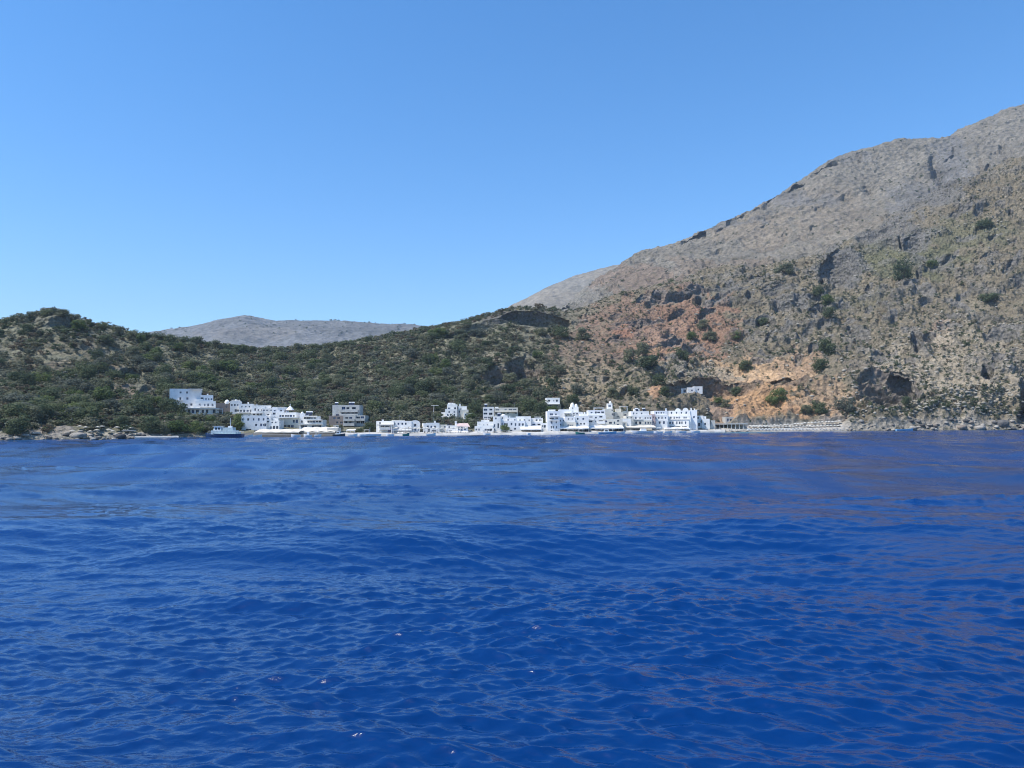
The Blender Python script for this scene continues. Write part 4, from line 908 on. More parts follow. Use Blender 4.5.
for (px, dof, Lp, lb, kw) in [
    (248, -4, 10, 'first small white boat right of the blue ship stern', {}), (257.5, -4, 9, 'second small white boat right of the blue ship', {}),
    (296, -3.6, 9, 'small white boat under the front edge of the left beige canopy', dict(mat='boat_white')), (308, -3.4, 8, 'white boat below the join of the two beige canopies', dict(cabin=1)),
    (318, -3.5, 7, 'small boat with pale sun cover below the second beige canopy', dict(cover='canvas_white')),
    (339, -3.6, 12, 'dark hulled motorboat with white cabin at the pale kiosk', dict(mat='boat_dark', cabin=1, H=.8)),
    (353, -3.2, 9, 'boat with pinkish sun cover before the grey apartment building', dict(cover='pink')), (362, -3, 7, 'little white dinghy before the grey apartment building', {}),
    (371, -3.4, 20, 'long low white boat with thin mast left of the vine pergola house', dict(mast=2.6, H=.75)), (366, -1.6, 11, 'boat with white sun cover behind the long low white boat', dict(cover='canvas_white')),
    (390, -3, 8, 'boat with purple cover by the quay of the wide white house', dict(cover='purple_cloth')), (406, -3, 6.5, 'small green boat by the quay of the wide white house', dict(mat='green_paint')),
    (431, -3, 9, 'white boat in front of the house beside the pinkish passage', {}), (487, -3, 7, 'white boat in front of the cluttered porch house', {}),
    (528.5, -3.4, 4, 'tiny white dinghy off the white restaurant canopy', {}),
    (607, -4, 18, 'long pale blue boat under the middle stretch of long canopy', dict(mat='boat_lightblue', cabin=1)), (620, -3.6, 9, 'short white boat right of the long pale blue boat', {}),
    (580, -3.2, 9, 'teal decked boat under the left stretch of the long canopy', dict(mat='green_paint', cover='canvas_white')),
    (642, -3.6, 22, 'longest white boat lying below the beige waterfront canopy', dict(H=.95, cabin=1)), (658, -3.2, 9, 'white boat with sun cover right of the longest white boat', dict(cover='canvas_white')),
    (668, -3, 8, 'boat with pink cover below the last big hotel', dict(cover='pink')), (681, -3, 10, 'white boat moored below the vaulted roofs of the last big hotel', {}), (695, -3, 9, 'white boat moored off the small annex', {}),
    (904, -5, 16, 'pale blue boat lying alone before the boulders under the largest cave', dict(mat='boat_lightblue', H=.8))]:
    boat(px, dof, Lp, lb, yaw=random.uniform(-6, 6)+(180 if random.random() < .5 else 0), **kw)

# ------------------------------------------------------------------ parasols, sunbeds, tables
def cone(m, r, z0, z1, k=8, val=.16):
    m.lathe((0, 0, 0), [(r, z0-val), (r, z0), (.04, z1), (.0, z1)], k)
m = MB(); cone(m, 1.25, 2.1, 2.62); PC = m.build('canopy', 'parasol_cloth'); pc = PC.data; bpy.data.objects.remove(PC)
m = MB(); cone(m, 1.25, 2.1, 2.55); PC = m.build('canopy', 'parasol_tan'); ptan = PC.data; bpy.data.objects.remove(PC)
m = MB(); cone(m, 1.3, 2.05, 2.75, 9, .3); PC = m.build('canopy', 'thatch'); pth = PC.data; bpy.data.objects.remove(PC)
m = MB(); m.tube((0, 0, -.4), (0, 0, 2.55), .035, .035, 6); m.tube((0, 0, -.1), (0, 0, .12), .25, .22, 8); PC = m.build('pole', 'wood_door'); pp = PC.data; bpy.data.objects.remove(PC)
def parasol(x, y, z, label, group, me=None, s=1.0):
    e = empty('parasol', (x, y, z), label, 'parasol', group, random.uniform(0, 1), (s, s, s)); link('canopy', me or pc, e); link('pole', pp, e)
for i in range(27):
    px = 750+i*3.45
    for (o_, gp, lb) in ((10.2, 'back row of beach parasols', 'pale parasol in the back row along the stone wall of the beach'), (6.4, 'front row of beach parasols', 'pale parasol in the front row above the sunbeds of the beach')):
        p = px+random.uniform(-.4, .4)+(1.6 if o_ < 9 else 0); dd = float(d0c(p))+o_
        parasol(float(xat(p, dd)), dd, ground(p, dd) if o_ > 9 else 1.0, lb, gp, None, random.uniform(.72, .82))
for (px, py) in ((77, 422.5), (85, 422), (94, 421.5), (100, 421.5), (80, 428.5), (86, 429), (101.5, 428), (97, 429.4), (109, 430), (117, 428), (126, 427.5), (130.5, 428.5), (126, 429.6), (90.5, 436), (96.5, 436), (72, 431.5), (112, 431)):
    P = spot(px, py+4); z = P[2]
    parasol(P[0], P[1], z-.35, 'pale parasol among the bushes above the left shore rocks', 'parasols on the left shore', ptan, random.uniform(.66, .85))
e = empty('parasol', tuple(spot(129, 437.5)), 'wide flat pale shade above the waterline right of the dark boulder', 'parasol'); m = MB(); m.box(-1.9, 1.9, -1, 1, 1.15, 1.3); m.build('canopy', 'canvas_white', e); m = MB(); [m.tube((x, y, -.5), (x, y, 1.15), .05) for x in (-1.7, 1.7) for y in (-.8, .8)]; m.build('post', 'wood_door', e)
m = MB(); m.cur = 0
for x in (-.25, .25):
    for y in (-.8, .6): m.box(x-.03, x+.03, y-.03, y+.03, 0, .3)
m.box(-.32, .32, -.95, .95, .3, .34); m.cur = 1; m.box(-.3, .3, -.93, .35, .342, .43)
m.hexa([(-.3, .35, .342), (.3, .35, .342), (.3, .9, .72), (-.3, .9, .72), (-.3, .31, .43), (.3, .31, .43), (.3, .86, .81), (-.3, .86, .81)])
SB = m.build('sunbed', ['frame_paint', 'sunbed_cloth']); sb = SB.data; bpy.data.objects.remove(SB)
for i in range(56):
    px = 748+i*1.68+random.uniform(-.15, .15); o_ = 4.6 if i % 2 else 2.6; dd = float(d0c(px))+o_
    o = link('sunbed', sb); o.location = (float(xat(px, dd)), dd, (.85 if i % 2 else .5)); o.rotation_euler = (0, 0, random.uniform(-.25, .25)+.2); o.scale = (1.15, 1.1, 1.2); tag(o, 'white sunbed on the narrow beach under the rows of parasols', 'sunbed', 'sunbeds on the beach')
m = MB(); m.box(-.45, .45, -.45, .45, .70, .75)
TT = m.build('tabletop', 'boat_white'); tt = TT.data; bpy.data.objects.remove(TT)
m = MB(); m.tube((0, 0, 0), (0, 0, .7), .05); m.box(-.25, .25, -.25, .25, 0, .04); TL = m.build('leg', 'metal_grey'); tl = TL.data; bpy.data.objects.remove(TL)
for i in range(110):
    px = random.choice((random.uniform(392, 418), random.uniform(424, 470), random.uniform(474, 512), random.uniform(548, 660), random.uniform(664, 746)))
    dd = float(d0c(px))+random.uniform(.2, 3.2)
    lb, gp = (('white taverna table at the edge of the middle quay', 'tables on the middle quay') if px < 515 else ('white taverna table on the quay of the right white cluster', 'tables on the right quay'))
    e = empty('table', (float(xat(px, dd)), dd, 1.05 if px < 724 else .6), lb, 'table', gp, random.uniform(0, 1), (1.3, 1.3, 1.2)); link('tabletop', tt, e); link('leg', tl, e)
for i in range(16):
    px = 396+i*4.6+random.uniform(-1, 1); dd = float(d0c(px))+random.uniform(.8, 2.6)
    parasol(float(xat(px, dd)), dd, 1.05, 'white parasol over taverna tables at the edge of the middle quay', 'parasols on the middle quay', None, random.uniform(.75, .95))
# white pipe frame on the slope left of the villas, antenna on the saddle
P = spot(433, 416.5); e = empty('pole_frame', tuple(P), 'white angular pole frame standing on the slope left of the hillside villas', 'pole'); m = MB(); m.tube((0, 0, -.5), (.3, 0, 5), .13, .1); m.build('post', 'boat_white', e); m = MB(); m.tube((-1, 0, 5), (2.4, 0, 5.1), .09); m.build('crossbar', 'boat_white', e)
P = spot(164, 345); e = empty('utility_pole', (P[0], P[1], P[2]), 'thin utility pole with crossarm on the skyline right of the headland', 'pole'); m = MB(); m.tube((0, 0, -.5), (0, 0, 5.8), .1, .08); m.build('post', 'bark', e); m = MB(); m.box(-1, 1, -.06, .06, 5.2, 5.35); m.build('crossarm', 'bark', e)
P = spot(164, 427); m = MB(); m.box(-.8, .8, 0, 1.2, -.6, 1.3); m.poly([(-.9, -.1, 1.31), (.9, -.1, 1.31), (0, .6, 1.9)]); m.poly([(.9, -.1, 1.31), (.9, 1.3, 1.31), (0, .6, 1.9)]); m.poly([(.9, 1.3, 1.31), (-.9, 1.3, 1.31), (0, .6, 1.9)]); m.poly([(-.9, 1.3, 1.31), (-.9, -.1, 1.31), (0, .6, 1.9)])
o = m.build('shrine', 'pink'); o.location = P; tag(o, 'tiny pinkish hut among trees left of the hillside hotel', 'hut')
print('village', time.time()-T0)

# ------------------------------------------------------------------ plants
def crown_np(seed, n_clump, per, leaf, flat=.75, low=.22, spread=1.0):
    """unit crown: width about 1, height about 1, standing on z=0"""
    g = np.random.default_rng(seed); quads = []
    a = g.uniform(0, 2*np.pi, n_clump); zc = g.uniform(low, .82, n_clump)
    rr = np.sqrt(np.clip(1-((zc-.45)/.52)**2, .05, 1))*.34*np.sqrt(g.uniform(.15, 1, n_clump))*spread
    C = np.stack([rr*np.cos(a), rr*np.sin(a), zc], 1); R = g.uniform(.13, .24, n_clump)
    for c, r in zip(C, R):
        d = g.normal(size=(per, 3)); d /= np.linalg.norm(d, axis=1, keepdims=True)
        p = c + d*r*g.uniform(.78, 1.05, (per, 1))*np.array([1, 1, flat])
        nn = d + g.normal(size=(per, 3))*.34 + np.array([0, 0, .3]); nn /= np.linalg.norm(nn, axis=1, keepdims=True)
        t = np.cross(nn, g.normal(size=(per, 3))); t /= np.linalg.norm(t, axis=1, keepdims=True); b = np.cross(nn, t)
        s = leaf*g.uniform(.6, 1.35, (per, 1)); e = s*g.uniform(.55, .9, (per, 1))
        quads.append(np.stack([p-t*s*.5, p-b*e*.5+nn*s*.06, p+t*s*.5, p+b*e*.5-nn*s*.05], 1))
    q = np.concatenate(quads); q[..., 2] = np.maximum(q[..., 2], 0.01)
    return q.reshape(-1, 3), np.arange(q.shape[0]*4).reshape(-1, 4)
def trunk_mb(seed):
    g = random.Random(seed); m = MB()
    tx, ty = g.uniform(-.05, .05), g.uniform(-.05, .05)
    m.tube((0, 0, -.12), (tx, ty, .34), .045, .030, 7)
    for k in range(4):
        w = k*1.57+g.uniform(-.5, .5); l = g.uniform(.16, .28)
        m.tube((tx, ty, .30), (tx+l*math.cos(w), ty+l*math.sin(w), .34+g.uniform(.18, .34)), .022, .008, 5)
    return m
_kinds = ['leaf_dark', 'leaf_olive', 'leaf_green', 'leaf_grey', 'leaf_brown']
TREE_ME = {}
for mi, mt in enumerate(_kinds):
    for v in range(3):
        Vv, Ff = crown_np(100+10*mi+v, 22, 110, .058)
        TREE_ME[mt, v] = mesh_np('crown', Vv, Ff, mt)
_tr = []
for v in range(3):
    o = trunk_mb(v).build('trunk', 'bark'); _tr.append(o.data); bpy.data.objects.remove(o)
def tree(px, py, hpx, wpx, mt, label, group=None, name='tree', P=None, cat='tree'):
    P = spot(px, py) if P is None else P
    s = P[1]/F; v = random.randrange(3)
    e = empty(name, (P[0], P[1]+wpx*s*.15, P[2]-.15*hpx*s), label, cat, group, random.uniform(0, 6.28), (wpx*s*1.12, wpx*s*1.12, hpx*s*1.25))
    link('trunk', _tr[v], e); link('crown', TREE_ME[mt, v], e)
    return e
D_, O_, G_, Y_, B_ = _kinds
TREES = [  # base x, base y, height, width in the photo's pixels, foliage, label, group
 (778, 411, 17, 19, G_, 'large round dark green tree alone on the orange earth above the beach', None),
 (806, 420, 10, 12, O_, 'smaller paler tree just left of the dark round tree behind the beach parasols', None),
 (819, 420, 13, 16, D_, 'very dark round tree right behind the row of beach parasols', None),
 (845, 421, 16, 19, Y_, 'grey green tamarisk tree at the right end of the beach under the caves', None),
 (736, 405, 9, 12, D_, 'dark round tree on the orange slope below the long shaded cliff', None),
 (718, 412, 8, 10, G_, 'bright green bushy tree just right of the white village end', None),
 (725, 416, 8, 10, O_, 'olive tree between the beach taverna and the shaded cliff', None),
 (904, 416, 9, 11, D_, 'small dark tree in front of the largest cave mouth', None),
 (706, 429, 12, 13, Y_, 'feathery grey green tamarisk on the quay beside the last white house', None),
 (906, 291, 18, 15, D_, 'tall dark tree standing alone high on the rocky right slope', None),
 (647, 379, 12, 20, D_, 'wide dark clump of a tree at the foot of the red scree', None),
 (641, 368, 12, 11, O_, 'olive tree directly above the wide dark tree at the red scree', None),
 (629, 371, 12, 11, O_, 'olive tree left of the wide dark tree at the red scree', None),
 (680, 372, 11, 13, D_, 'dark green tree on the right edge of the red scree', None),
 (583, 343, 11, 13, O_, 'rounded olive tree at the left edge of the red brown slope', None),
 (560, 340, 12, 17, D_, 'broad dark tree under the right end of the ridge cliff', None),
 (392, 336, 5, 8, D_, 'single dark tree alone on the skyline of the middle ridge', None),
 (368, 343, 6, 9, D_, 'dark skyline tree next left of the lone ridge tree', None),
 (674, 288, 6, 9, D_, 'single dark bushy tree on the bare pale slope near its left edge', None),
 (822, 382, 11, 16, D_, 'dark bushy tree on the rocks above the orange earth patch', None),
 (748, 376, 9, 13, D_, 'dark tree at the upper left edge of the orange earth patch', None),
 (829, 367, 16, 16, D_, 'tall dark tree in the rocky cleft above the orange earth patch', None),
 (828, 315, 9, 11, G_, 'green round tree just below the grey outcrop', None),
 (830, 331, 10, 13, D_, 'dark round tree lower of the pair below the grey outcrop', None),
 (785, 288, 10, 16, O_, 'broad olive tree at the top edge of the rocky slope', None),
 (817, 306, 9, 12, D_, 'dark tree just left of the grey outcrop base', None),
 (763, 332, 7, 10, D_, 'dark tree against the small grey crag in the middle of the right slope', None),
 (735, 347, 9, 11, G_, 'green tree in the rocks midway up the right slope', None),
 (691, 344, 7, 10, G_, 'bright green tree on the red soil of the right slope', None),
 (710, 347, 9, 13, O_, 'olive tree on the boundary of red soil and grey rock', None),
 (702, 334, 8, 12, O_, 'olive tree on the upper red soil', None),
 (992, 304, 9, 18, D_, 'wide dark tree far up the right edge of the rocky slope', None),
 (984, 235, 8, 16, D_, 'dark wide tree on the green band below the high mountain', None),
 (933, 272, 7, 11, G_, 'green tree on the pale green band right of the tall lone tree', None),
 (613, 402, 10, 13, O_, 'olive tree on the slope right above the domed white tower', None),
 (632, 403, 10, 12, D_, 'dark tree on the slope above the house with two solar heaters', None),
 (657, 402, 12, 14, D_, 'dark leafy tree on the slope left of the white ruin terraces', None),
 (662, 411, 10, 12, D_, 'dark tree hiding the foot of the slope behind the arched white house', None),
 (166, 414, 16, 18, D_, 'big dark tree pressed against the left side of the hillside hotel', None),
 (178, 418, 16, 18, D_, 'dense dark tree below the left corner of the hillside hotel', None),
 (176, 434, 13, 24, G_, 'broad bright green tree on the shore below the hillside hotel', None),
 (196, 434, 12, 15, G_, 'green tree between the hotel wall and the moored blue ship', None),
 (163, 436, 10, 12, O_, 'olive tree on the shore left of the broad bright green tree', None),
 (210, 428, 12, 14, G_, 'green tree right of the stone wall under the hotel terrace', None),
 (237, 430, 14, 13, G_, 'green tree behind the mast of the moored blue ship', None),
 (225, 428, 10, 14, Y_, 'pale round grey tree right behind the ship wheelhouse', None),
 (333, 417, 13, 20, Y_, 'wide grey tree left of the grey apartment building roof', None),
 (338, 432, 7, 9, O_, 'olive tree in front of the grey apartment building left wing', None),
 (369, 432, 9, 11, D_, 'dark tree right of the grey apartment building at quay level', None),
 (359, 433, 5, 9, D_, 'dark low tree in front of the grey apartment building', None),
 (528, 414, 16, 20, D_, 'large dark tree behind the bluish waterfront house with the white canopy', None),
 (541, 416, 14, 15, D_, 'dark tree left of the small white house on the slope', None),
 (476, 418, 16, 15, D_, 'dark tree between the hillside villas and the three storey white block', None),
 (470, 422, 9, 10, G_, 'green tree below the right hillside villa', None),
 (452, 423, 7, 9, D_, 'dark tree under the front wall of the left hillside villa', None),
 (458.5, 417, 13, 4, D_, 'slim dark cypress between the two hillside villas', None),
 (505, 433, 8, 10, G_, 'small leafy tree in front of the bluish waterfront house', None),
 (545, 431, 8, 6, D_, 'narrow dark tree beside the tall bluish corner house', None),
 (572, 404, 9, 16, D_, 'dark bushy tree right of the small white house on the slope', None),
 (15, 436, 18, 22, D_, 'big blue green tree leaning over the shore at the far left edge', None),
 (48, 412, 11, 14, G_, 'bright green rounded tree above the shore near the left edge', None),
 (70, 412, 11, 14, O_, 'rounded olive tree between the bright green tree and the dark thicket', None),
 (120, 430, 12, 14, D_, 'dark tree directly behind the shore parasols', None),
 (541, 411, 7, 10, D_, 'dark bush left below the small white house on the slope', None),
 (553, 412, 6, 14, G_, 'green bush right between the small slope house and the tall corner house', None),
 (563, 408, 7, 10, O_, 'olive bush at the right corner of the small white house on the slope', None),
 (149, 434, 14, 18, D_, 'tall dark tree behind the pale bathing platform', None)]
nT = 0
for (x, y, h, w_, mt, lb, gp) in TREES:
    k_ = 1.22 if (x > 570 and y < 400) else 1.08
    tree(x, y, h*k_, w_*k_, mt, lb, gp); nT += 1
for x, h, w_ in ((184, 8, 10), (196, 9, 12), (206, 6, 7), (216, 8, 10), (226, 6, 7), (235, 6, 6), (245, 6, 8), (253, 6, 6), (266, 5, 8), (276, 5, 10), (286, 5, 6), (297, 7, 9), (303, 5, 7), (314, 6, 9), (322, 5, 7), (333, 5, 6), (340, 5, 7), (347, 5, 7), (353, 5, 7), (130, 6, 10), (143, 7, 12), (158, 8, 12), (170, 8, 10), (100, 6, 8), (117, 8, 10), (88, 6, 8), (60, 6, 12), (72, 6, 10), (30, 6, 9), (46, 6, 10), (14, 6, 9)):
    lab = ('dark rounded tree on the skyline of the left headland crest' if x < 175 else 'dark tree lined up on the skyline of the low saddle')
    h *= 1.3; w_ *= 1.3; tree(x, float(r1y(x))+2.5, h, w_, D_ if int(x) % 3 else O_, lab, 'skyline trees of the left headland' if x < 175 else 'skyline trees of the low saddle'); nT += 1

# densities (in the picture as on the ground)
def gauss(cx, cy, rx, ry): return np.exp(-(((VX-cx)/rx)**2+((VY-cy)/ry)**2))
PN = vnoise(np.stack([VX/16, VY/8, 0*VX], 1), 77)*.5+.5
left = 1-sstep(500, 640, VX)
inhouse = np.zeros(len(VI), bool); VW = FP3[VI]
for (x0, x1, y0, y1) in FOOT: inhouse |= (VW[:, 0] > x0) & (VW[:, 0] < x1) & (VW[:, 1] > y0) & (VW[:, 1] < y1)
front = FVIL[VI]*(1-sstep(17, 21, FOFF[VI]))*sstep(212, 222, VX)     # the paved waterfront
FWALL = wall.ravel()[VI]
clear = (1-np.clip(front+FBE[VI], 0, 1))*(~inhouse)*(1-.92*FWALL)*(1-.85*calm.ravel()[VI])
blocked = np.zeros(len(VI), bool)
for (x0, x1, y0, y1) in FOOT: blocked |= (VW[:, 0] > x0-1) & (VW[:, 0] < x1+1) & (VW[:, 1] > y0-16) & (VW[:, 1] < y1+2)
bare = np.clip(gauss(650, 335, 45, 22)+gauss(700, 335, 40, 25)+gauss(770, 382, 50, 12)+gauss(765, 409, 50, 12)+gauss(118, 398, 24, 9)*.8+gauss(288, 382, 11, 5)+gauss(60, 352, 55, 8)*.75+gauss(25, 366, 30, 9)*.5, 0, 1)
dens_t = clear*(~blocked)*left*(.25+1.1*(PN > .45))*(1-.85*bare)*(.35+gauss(30, 420, 120, 22)*1.5+gauss(250, 380, 120, 30)*1.2+gauss(430, 385, 80, 35)*1.5+gauss(160, 390, 50, 40))*(FOFF[VI] > 12)
dens_t *= (VY > r1y(VX)+4)
def pick(wt, n):
    c = np.cumsum(wt); return VI[np.searchsorted(c, rng.random(n)*c[-1])]
def tree_region(x, y):
    if x < 150: return ('leafy tree on the upper slope of the left headland' if y < 385 else 'leafy tree on the lower slope of the left headland above the shore'), ('trees on the upper left headland' if y < 385 else 'trees on the lower left headland')
    if x < 232: return ('leafy tree on the wooded slope above and around the hillside hotel', 'trees above the hillside hotel')
    if x < 330: return ('leafy tree on the wooded saddle slope behind the left white houses', 'trees on the saddle slope')
    if x < 430: return ('leafy tree on the slope behind the grey apartment building', 'trees behind the grey apartment building')
    return ('leafy tree on the dark wooded slope above the hillside villas', 'trees above the hillside villas')
taken = []
for k in pick(dens_t, 1500):
    if nT >= 298: break
    P = FP3[k]
    if FX[k] < -8 or FX[k] > 620: continue
    if any((P[0]-q[0])**2+(P[1]-q[1])**2 < 12 for q in taken): continue
    taken.append(P); lb, gp = tree_region(FX[k], FY[k]); s = P[1]/F
    h = random.triangular(4.0, 8.0, 5.5)/s
    tree(0, 0, h, h*random.uniform(1.1, 1.75), random.choice((D_, D_, D_, O_, O_, G_, Y_)), lb, gp, P=P); nT += 1

SHR_ME = [mesh_np('shrub', *crown_np(300+v, 12, 50, .10, .8, .05, 1.25), ['leaf_dark', 'leaf_olive', 'leaf_grey', 'leaf_scrub', 'leaf_brown', 'leaf_dark'][v]) for v in range(6)]
SN = [crown_np(400+v, 8, 24, .155, .8, .05, 1.25) for v in range(8)]
dens_s = clear*(left*(.32+.5*PN+1.1*gauss(440, 370, 110, 45)+.7*gauss(290, 385, 90, 35))*(1-.6*bare) + (1-left)*(.68+.4*gauss(860, 300, 90, 40)+.35*(PN > .55))*(1-.8*bare) + .5*FVIL[VI])*(FOFF[VI] > 5)
sz = lambda x: random.triangular(1.5, 5.0, 2.6) if x < 560 else random.triangular(.8, 2.8, 1.2)
ids = pick(dens_s, 15000); S = np.array([sz(FX[k]) for k in ids])*np.where(rng.random(len(ids)) < .08, 1.5, 1)
order = np.argsort(-S/FP3[ids, 1]); ind = order[:300]; rest = order[300:]
def shrub_region(x, y):
    if x < 180: return 'low rounded shrub on the left headland slope', 'shrubs on the left headland'
    if x < 350: return 'low rounded shrub on the saddle slope', 'shrubs on the saddle slope'
    if x < 560: return 'low rounded shrub on the dark middle slope', 'shrubs on the middle slope'
    if x < 760: return 'low rounded shrub on the red brown slope above the village', 'shrubs on the red brown slope'
    return 'low rounded shrub among the rocks of the right slope', 'shrubs on the rocky right slope'
for k in ind:
    P = FP3[ids[k]]; lb, gp = shrub_region(FX[ids[k]], FY[ids[k]])
    o = link('shrub', SHR_ME[random.randrange(6)]); tag(o, lb, 'shrub', gp)
    o.location = (P[0], P[1], P[2]-.15*S[k]); w_ = S[k]*random.uniform(1.05, 1.5); o.scale = (w_, w_, S[k]*.95); o.rotation_euler = (0, 0, random.uniform(0, 6.28))
def scatter(name, P, S, protos, mat, aspect=(1.0, 1.45), hk=.9):
    Vs, Fs, n = [], [], 0; g = np.random.default_rng(9)
    for p, s in zip(P, S):
        V, Fc = protos[g.integers(len(protos))]; a = g.uniform(0, 6.28); c, sn = math.cos(a), math.sin(a); wd = s*g.uniform(*aspect)
        Q = np.stack([(V[:, 0]*c-V[:, 1]*sn)*wd, (V[:, 0]*sn+V[:, 1]*c)*wd, V[:, 2]*s*hk-.15*s], 1) + p
        Vs.append(Q); Fs.append(Fc+n); n += len(Q)
    return link(name, mesh_np(name, np.concatenate(Vs), np.concatenate(Fs), mat))
mk = rng.random(len(rest)); mk = np.where((FX[ids[rest]] > 600) & (rng.random(len(rest)) < .45), .5, mk)
for (nm, a_, b_, mt) in (('hillside_scrub', 0, .45, 'leaf_scrub'), ('dark_scrub', .45, .68, 'leaf_dark'), ('grey_scrub', .68, .86, 'leaf_grey'), ('dry_scrub', .86, 1, 'leaf_brown')):
    q = rest[(mk >= a_) & (mk < b_)]; o = scatter(nm, FP3[ids[q]], S[q], SN, mt); tag(o, kind='stuff')
# far shrubs on the mountains
g2 = np.random.default_rng(12)
def far_scatter(name, PP, ix, iy, wt, n, smin, smax):
    f = wt.ravel().astype(float); c = np.cumsum(f); k = np.searchsorted(c, g2.random(n)*c[-1]); P = PP.reshape(-1, 3)[k]
    o = scatter(name, P, g2.uniform(smin, smax, n), SN, 'leaf_dark'); tag(o, kind='stuff')
t_ = np.broadcast_to(np.arange(MP.shape[1])[None, :], mix_.shape)
far_scatter('mountain_scrub', MP, mix_, miy, (mix_ > 560)*(mix_ < 1040)*(t_ > 20)*(t_ < 258)*(.15+np.exp(-((mix_-930)/50)**2-((miy-190)/30)**2)+.6*np.exp(-((mix_-640)/60)**2-((miy-290)/14)**2)), 420, 2.0, 5.0)
t_ = np.broadcast_to(np.arange(FP.shape[1])[None, :], fix_.shape)
far_scatter('distant_scrub', FP, fix_, fiy, (fix_ > 120)*(fix_ < 450)*(t_ > 40)*(.15*(t_ < 108)+2.5*(abs(t_-109) < 3)*(fix_ > 300)), 170, 5, 10)
print('plants', time.time()-T0, nT)

# ------------------------------------------------------------------ rocks
def rock_np(seed, sub=2):
    import bmesh
    bm = bmesh.new(); bmesh.ops.create_icosphere(bm, subdivisions=sub, radius=.5)
    V = np.array([v.co for v in bm.verts]); Fc = np.array([[v.index for v in f.verts] for f in bm.faces]); bm.free()
    n = fbm(V*2.2+seed*9.7, 3, .6, seed); r = fbm(V*1.1+seed*3.1, 2, .5, seed+3)
    V = V*(1+.5*n+.45*r)[:, None]; V = np.sign(V)*np.abs(V)**.9*np.array([1, .85, .7])
    return V, Fc
RK = [rock_np(s, 2 if s < 8 else 1) for s in range(16)]
RKM = {}
for mt in ('rock_pale', 'rock_brown', 'rock_dark'):
    for s in range(6):
        RKM[mt, s] = mesh_np('boulder', RK[s][0], RK[s][1], mt)
def boulder(px, doff, size, mt, label, group=None, flat=1.0, lift=.18, wide=1.0):
    d = float(d0c(px))+doff; x = float(xat(px, d)); z = ground(px, d)
    o = link('boulder', RKM[mt, random.randrange(6)]); tag(o, label, 'boulder', group)
    o.location = (x, d, max(z, -.1)+size*lift*flat); o.scale = (size*wide, size, size*flat); o.rotation_euler = (0, 0, random.uniform(-.5, .5) if wide > 1.3 else random.uniform(0, 6.28))
boulder(79, 1.5, 3.6, 'rock_pale', 'largest pale rock at the waterline below the left shore parasols', None, .8, .25, 1.5)
boulder(121, 1.0, 2.6, 'rock_dark', 'large dark boulder at the waterline right of the pale rock', None, .9, .2, 1.3)
boulder(36, 4, 2.2, 'rock_pale', 'pale slab of rock on the shore left of the large pale rock', None, .6, .3, 1.4)
boulder(1002, 3, 5.5, 'rock_dark', 'large dark rock standing at the foot of the right edge cliff', None, 1.1, .2)
boulder(980, 1, 4.2, 'rock_pale', 'pale blocky boulder just left of the dark rock at the right edge', None, .9, .2)
boulder(962, 1.5, 3.8, 'rock_brown', 'brown boulder under the light sandy scree near the right edge', None, .9, .2)
for i in range(95):
    px = random.uniform(-12, 205); boulder(px, random.triangular(-1, 6, .5), random.triangular(.6, 2.2, 1.0), random.choice(('rock_pale', 'rock_pale', 'rock_brown', 'rock_dark')), 'rough shore rock at the waterline of the left headland', 'rocks along the left shore', random.uniform(.6, .9))
for i in range(130):
    px = random.uniform(846, 1040); boulder(px, random.triangular(-1, 12, 1), random.triangular(.9, 3.6, 1.5), random.choice(('rock_pale', 'rock_pale', 'rock_pale', 'rock_brown', 'rock_dark')), 'rough boulder at the waterline below the caves of the right slope', 'boulders along the right shore', random.uniform(.65, 1))
for i in range(22):
    px = random.uniform(700, 846); boulder(px, random.triangular(9, 18, 14), random.triangular(.7, 2.2, 1.0), 'rock_brown', 'fallen rock on the orange earth behind the beach', 'fallen rocks behind the beach', random.uniform(.65, 1))
wr = (VX > 560)*clear*(FOFF[VI] > 8)*(.15+sstep(560, 900, VX))*(1-.7*bare)*(.3+PN)
ids2 = pick(wr, 3600)
o = scatter('slope_rubble', FP3[ids2]+np.array([0, 0, .1]), np.random.default_rng(3).triangular(.5, .9, 3.0, len(ids2)), RK[8:], 'rock_rubble', (.8, 1.3), .8); tag(o, kind='stuff')
print('rocks', time.time()-T0)

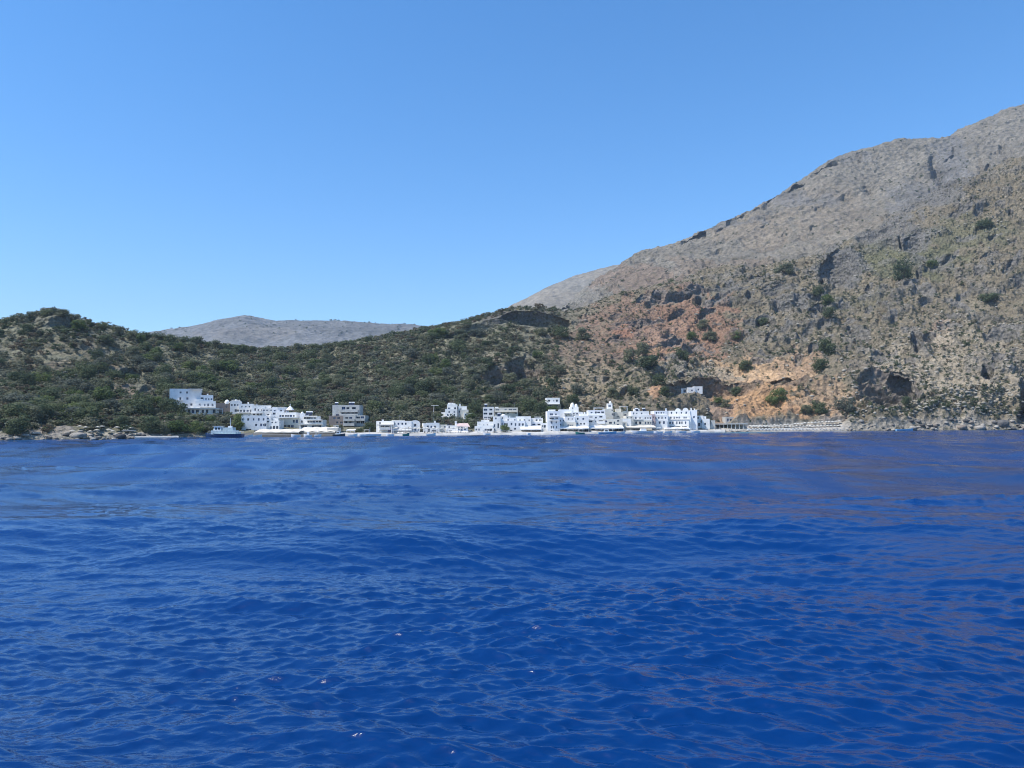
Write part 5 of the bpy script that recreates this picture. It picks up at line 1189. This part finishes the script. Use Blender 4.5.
# ------------------------------------------------------------------ light, sky, air
SUN_AZ = math.radians(-112); SUN_EL = math.radians(57)
sv = Vector((math.sin(SUN_AZ)*math.cos(SUN_EL), math.cos(SUN_AZ)*math.cos(SUN_EL), math.sin(SUN_EL)))
sl = bpy.data.lights.new('sun', 'SUN'); sl.energy = 4.2; sl.angle = math.radians(.53); sl.color = (1, .955, .89)
so = bpy.data.objects.new('sun', sl); COL.objects.link(so); so.rotation_euler = sv.to_track_quat('Z', 'Y').to_euler()
so.location = (0, 0, 300)
w = bpy.data.worlds.new('World'); scene.world = w; w.use_nodes = True
wt = w.node_tree; wt.nodes.clear()
wo = wt.nodes.new('ShaderNodeOutputWorld'); wb = wt.nodes.new('ShaderNodeBackground'); sk = wt.nodes.new('ShaderNodeTexSky')
sk.sky_type = 'NISHITA'; sk.sun_disc = False; sk.sun_elevation = SUN_EL; sk.sun_rotation = SUN_AZ
sk.air_density = 1.0; sk.dust_density = .3; sk.ozone_density = 5; sk.altitude = 0
wb.inputs['Strength'].default_value = .15
hs = wt.nodes.new('ShaderNodeHueSaturation'); hs.inputs['Saturation'].default_value = 1.27; hs.inputs['Value'].default_value = 1.06
wt.links.new(sk.outputs[0], hs.inputs['Color']); wt.links.new(hs.outputs[0], wb.inputs['Color']); wt.links.new(wb.outputs[0], wo.inputs['Surface'])

HAZE = 8.5e-5
if HAZE:
    hb = MB(); hb.box(-6500, 6500, -6500, 6500, -8, 1120)
    hz = hb.build('haze', 'whitewash'); tag(hz, kind='stuff')
    hm = bpy.data.materials.new('haze_air'); hm.use_nodes = True; t = hm.node_tree; t.nodes.clear()
    o_ = t.nodes.new('ShaderNodeOutputMaterial'); pv = t.nodes.new('ShaderNodeVolumePrincipled')
    pv.inputs['Color'].default_value = (.66, .82, 1, 1); pv.inputs['Density'].default_value = HAZE; pv.inputs['Anisotropy'].default_value = .0
    t.links.new(pv.outputs[0], o_.inputs['Volume']); hz.data.materials.clear(); hz.data.materials.append(hm)

vs = scene.view_settings; vs.view_transform = 'Standard'; vs.look = 'None'; vs.exposure = .5; vs.gamma = 1; vs.use_curve_mapping = False
cy = scene.cycles; cy.max_bounces = 5; cy.diffuse_bounces = 3; cy.glossy_bounces = 3; cy.volume_bounces = 0; cy.transparent_max_bounces = 6
cy.use_adaptive_sampling = False; cy.use_denoising = True; cy.denoiser = 'OPENIMAGEDENOISE'; cy.denoising_input_passes = 'RGB_ALBEDO_NORMAL'
cy.filter_width = 1.05; cy.sample_clamp_direct = .8; cy.sample_clamp_indirect = 4
cy.caustics_reflective = False; cy.caustics_refractive = False
scene.render.film_transparent = False
print('done', time.time()-T0)
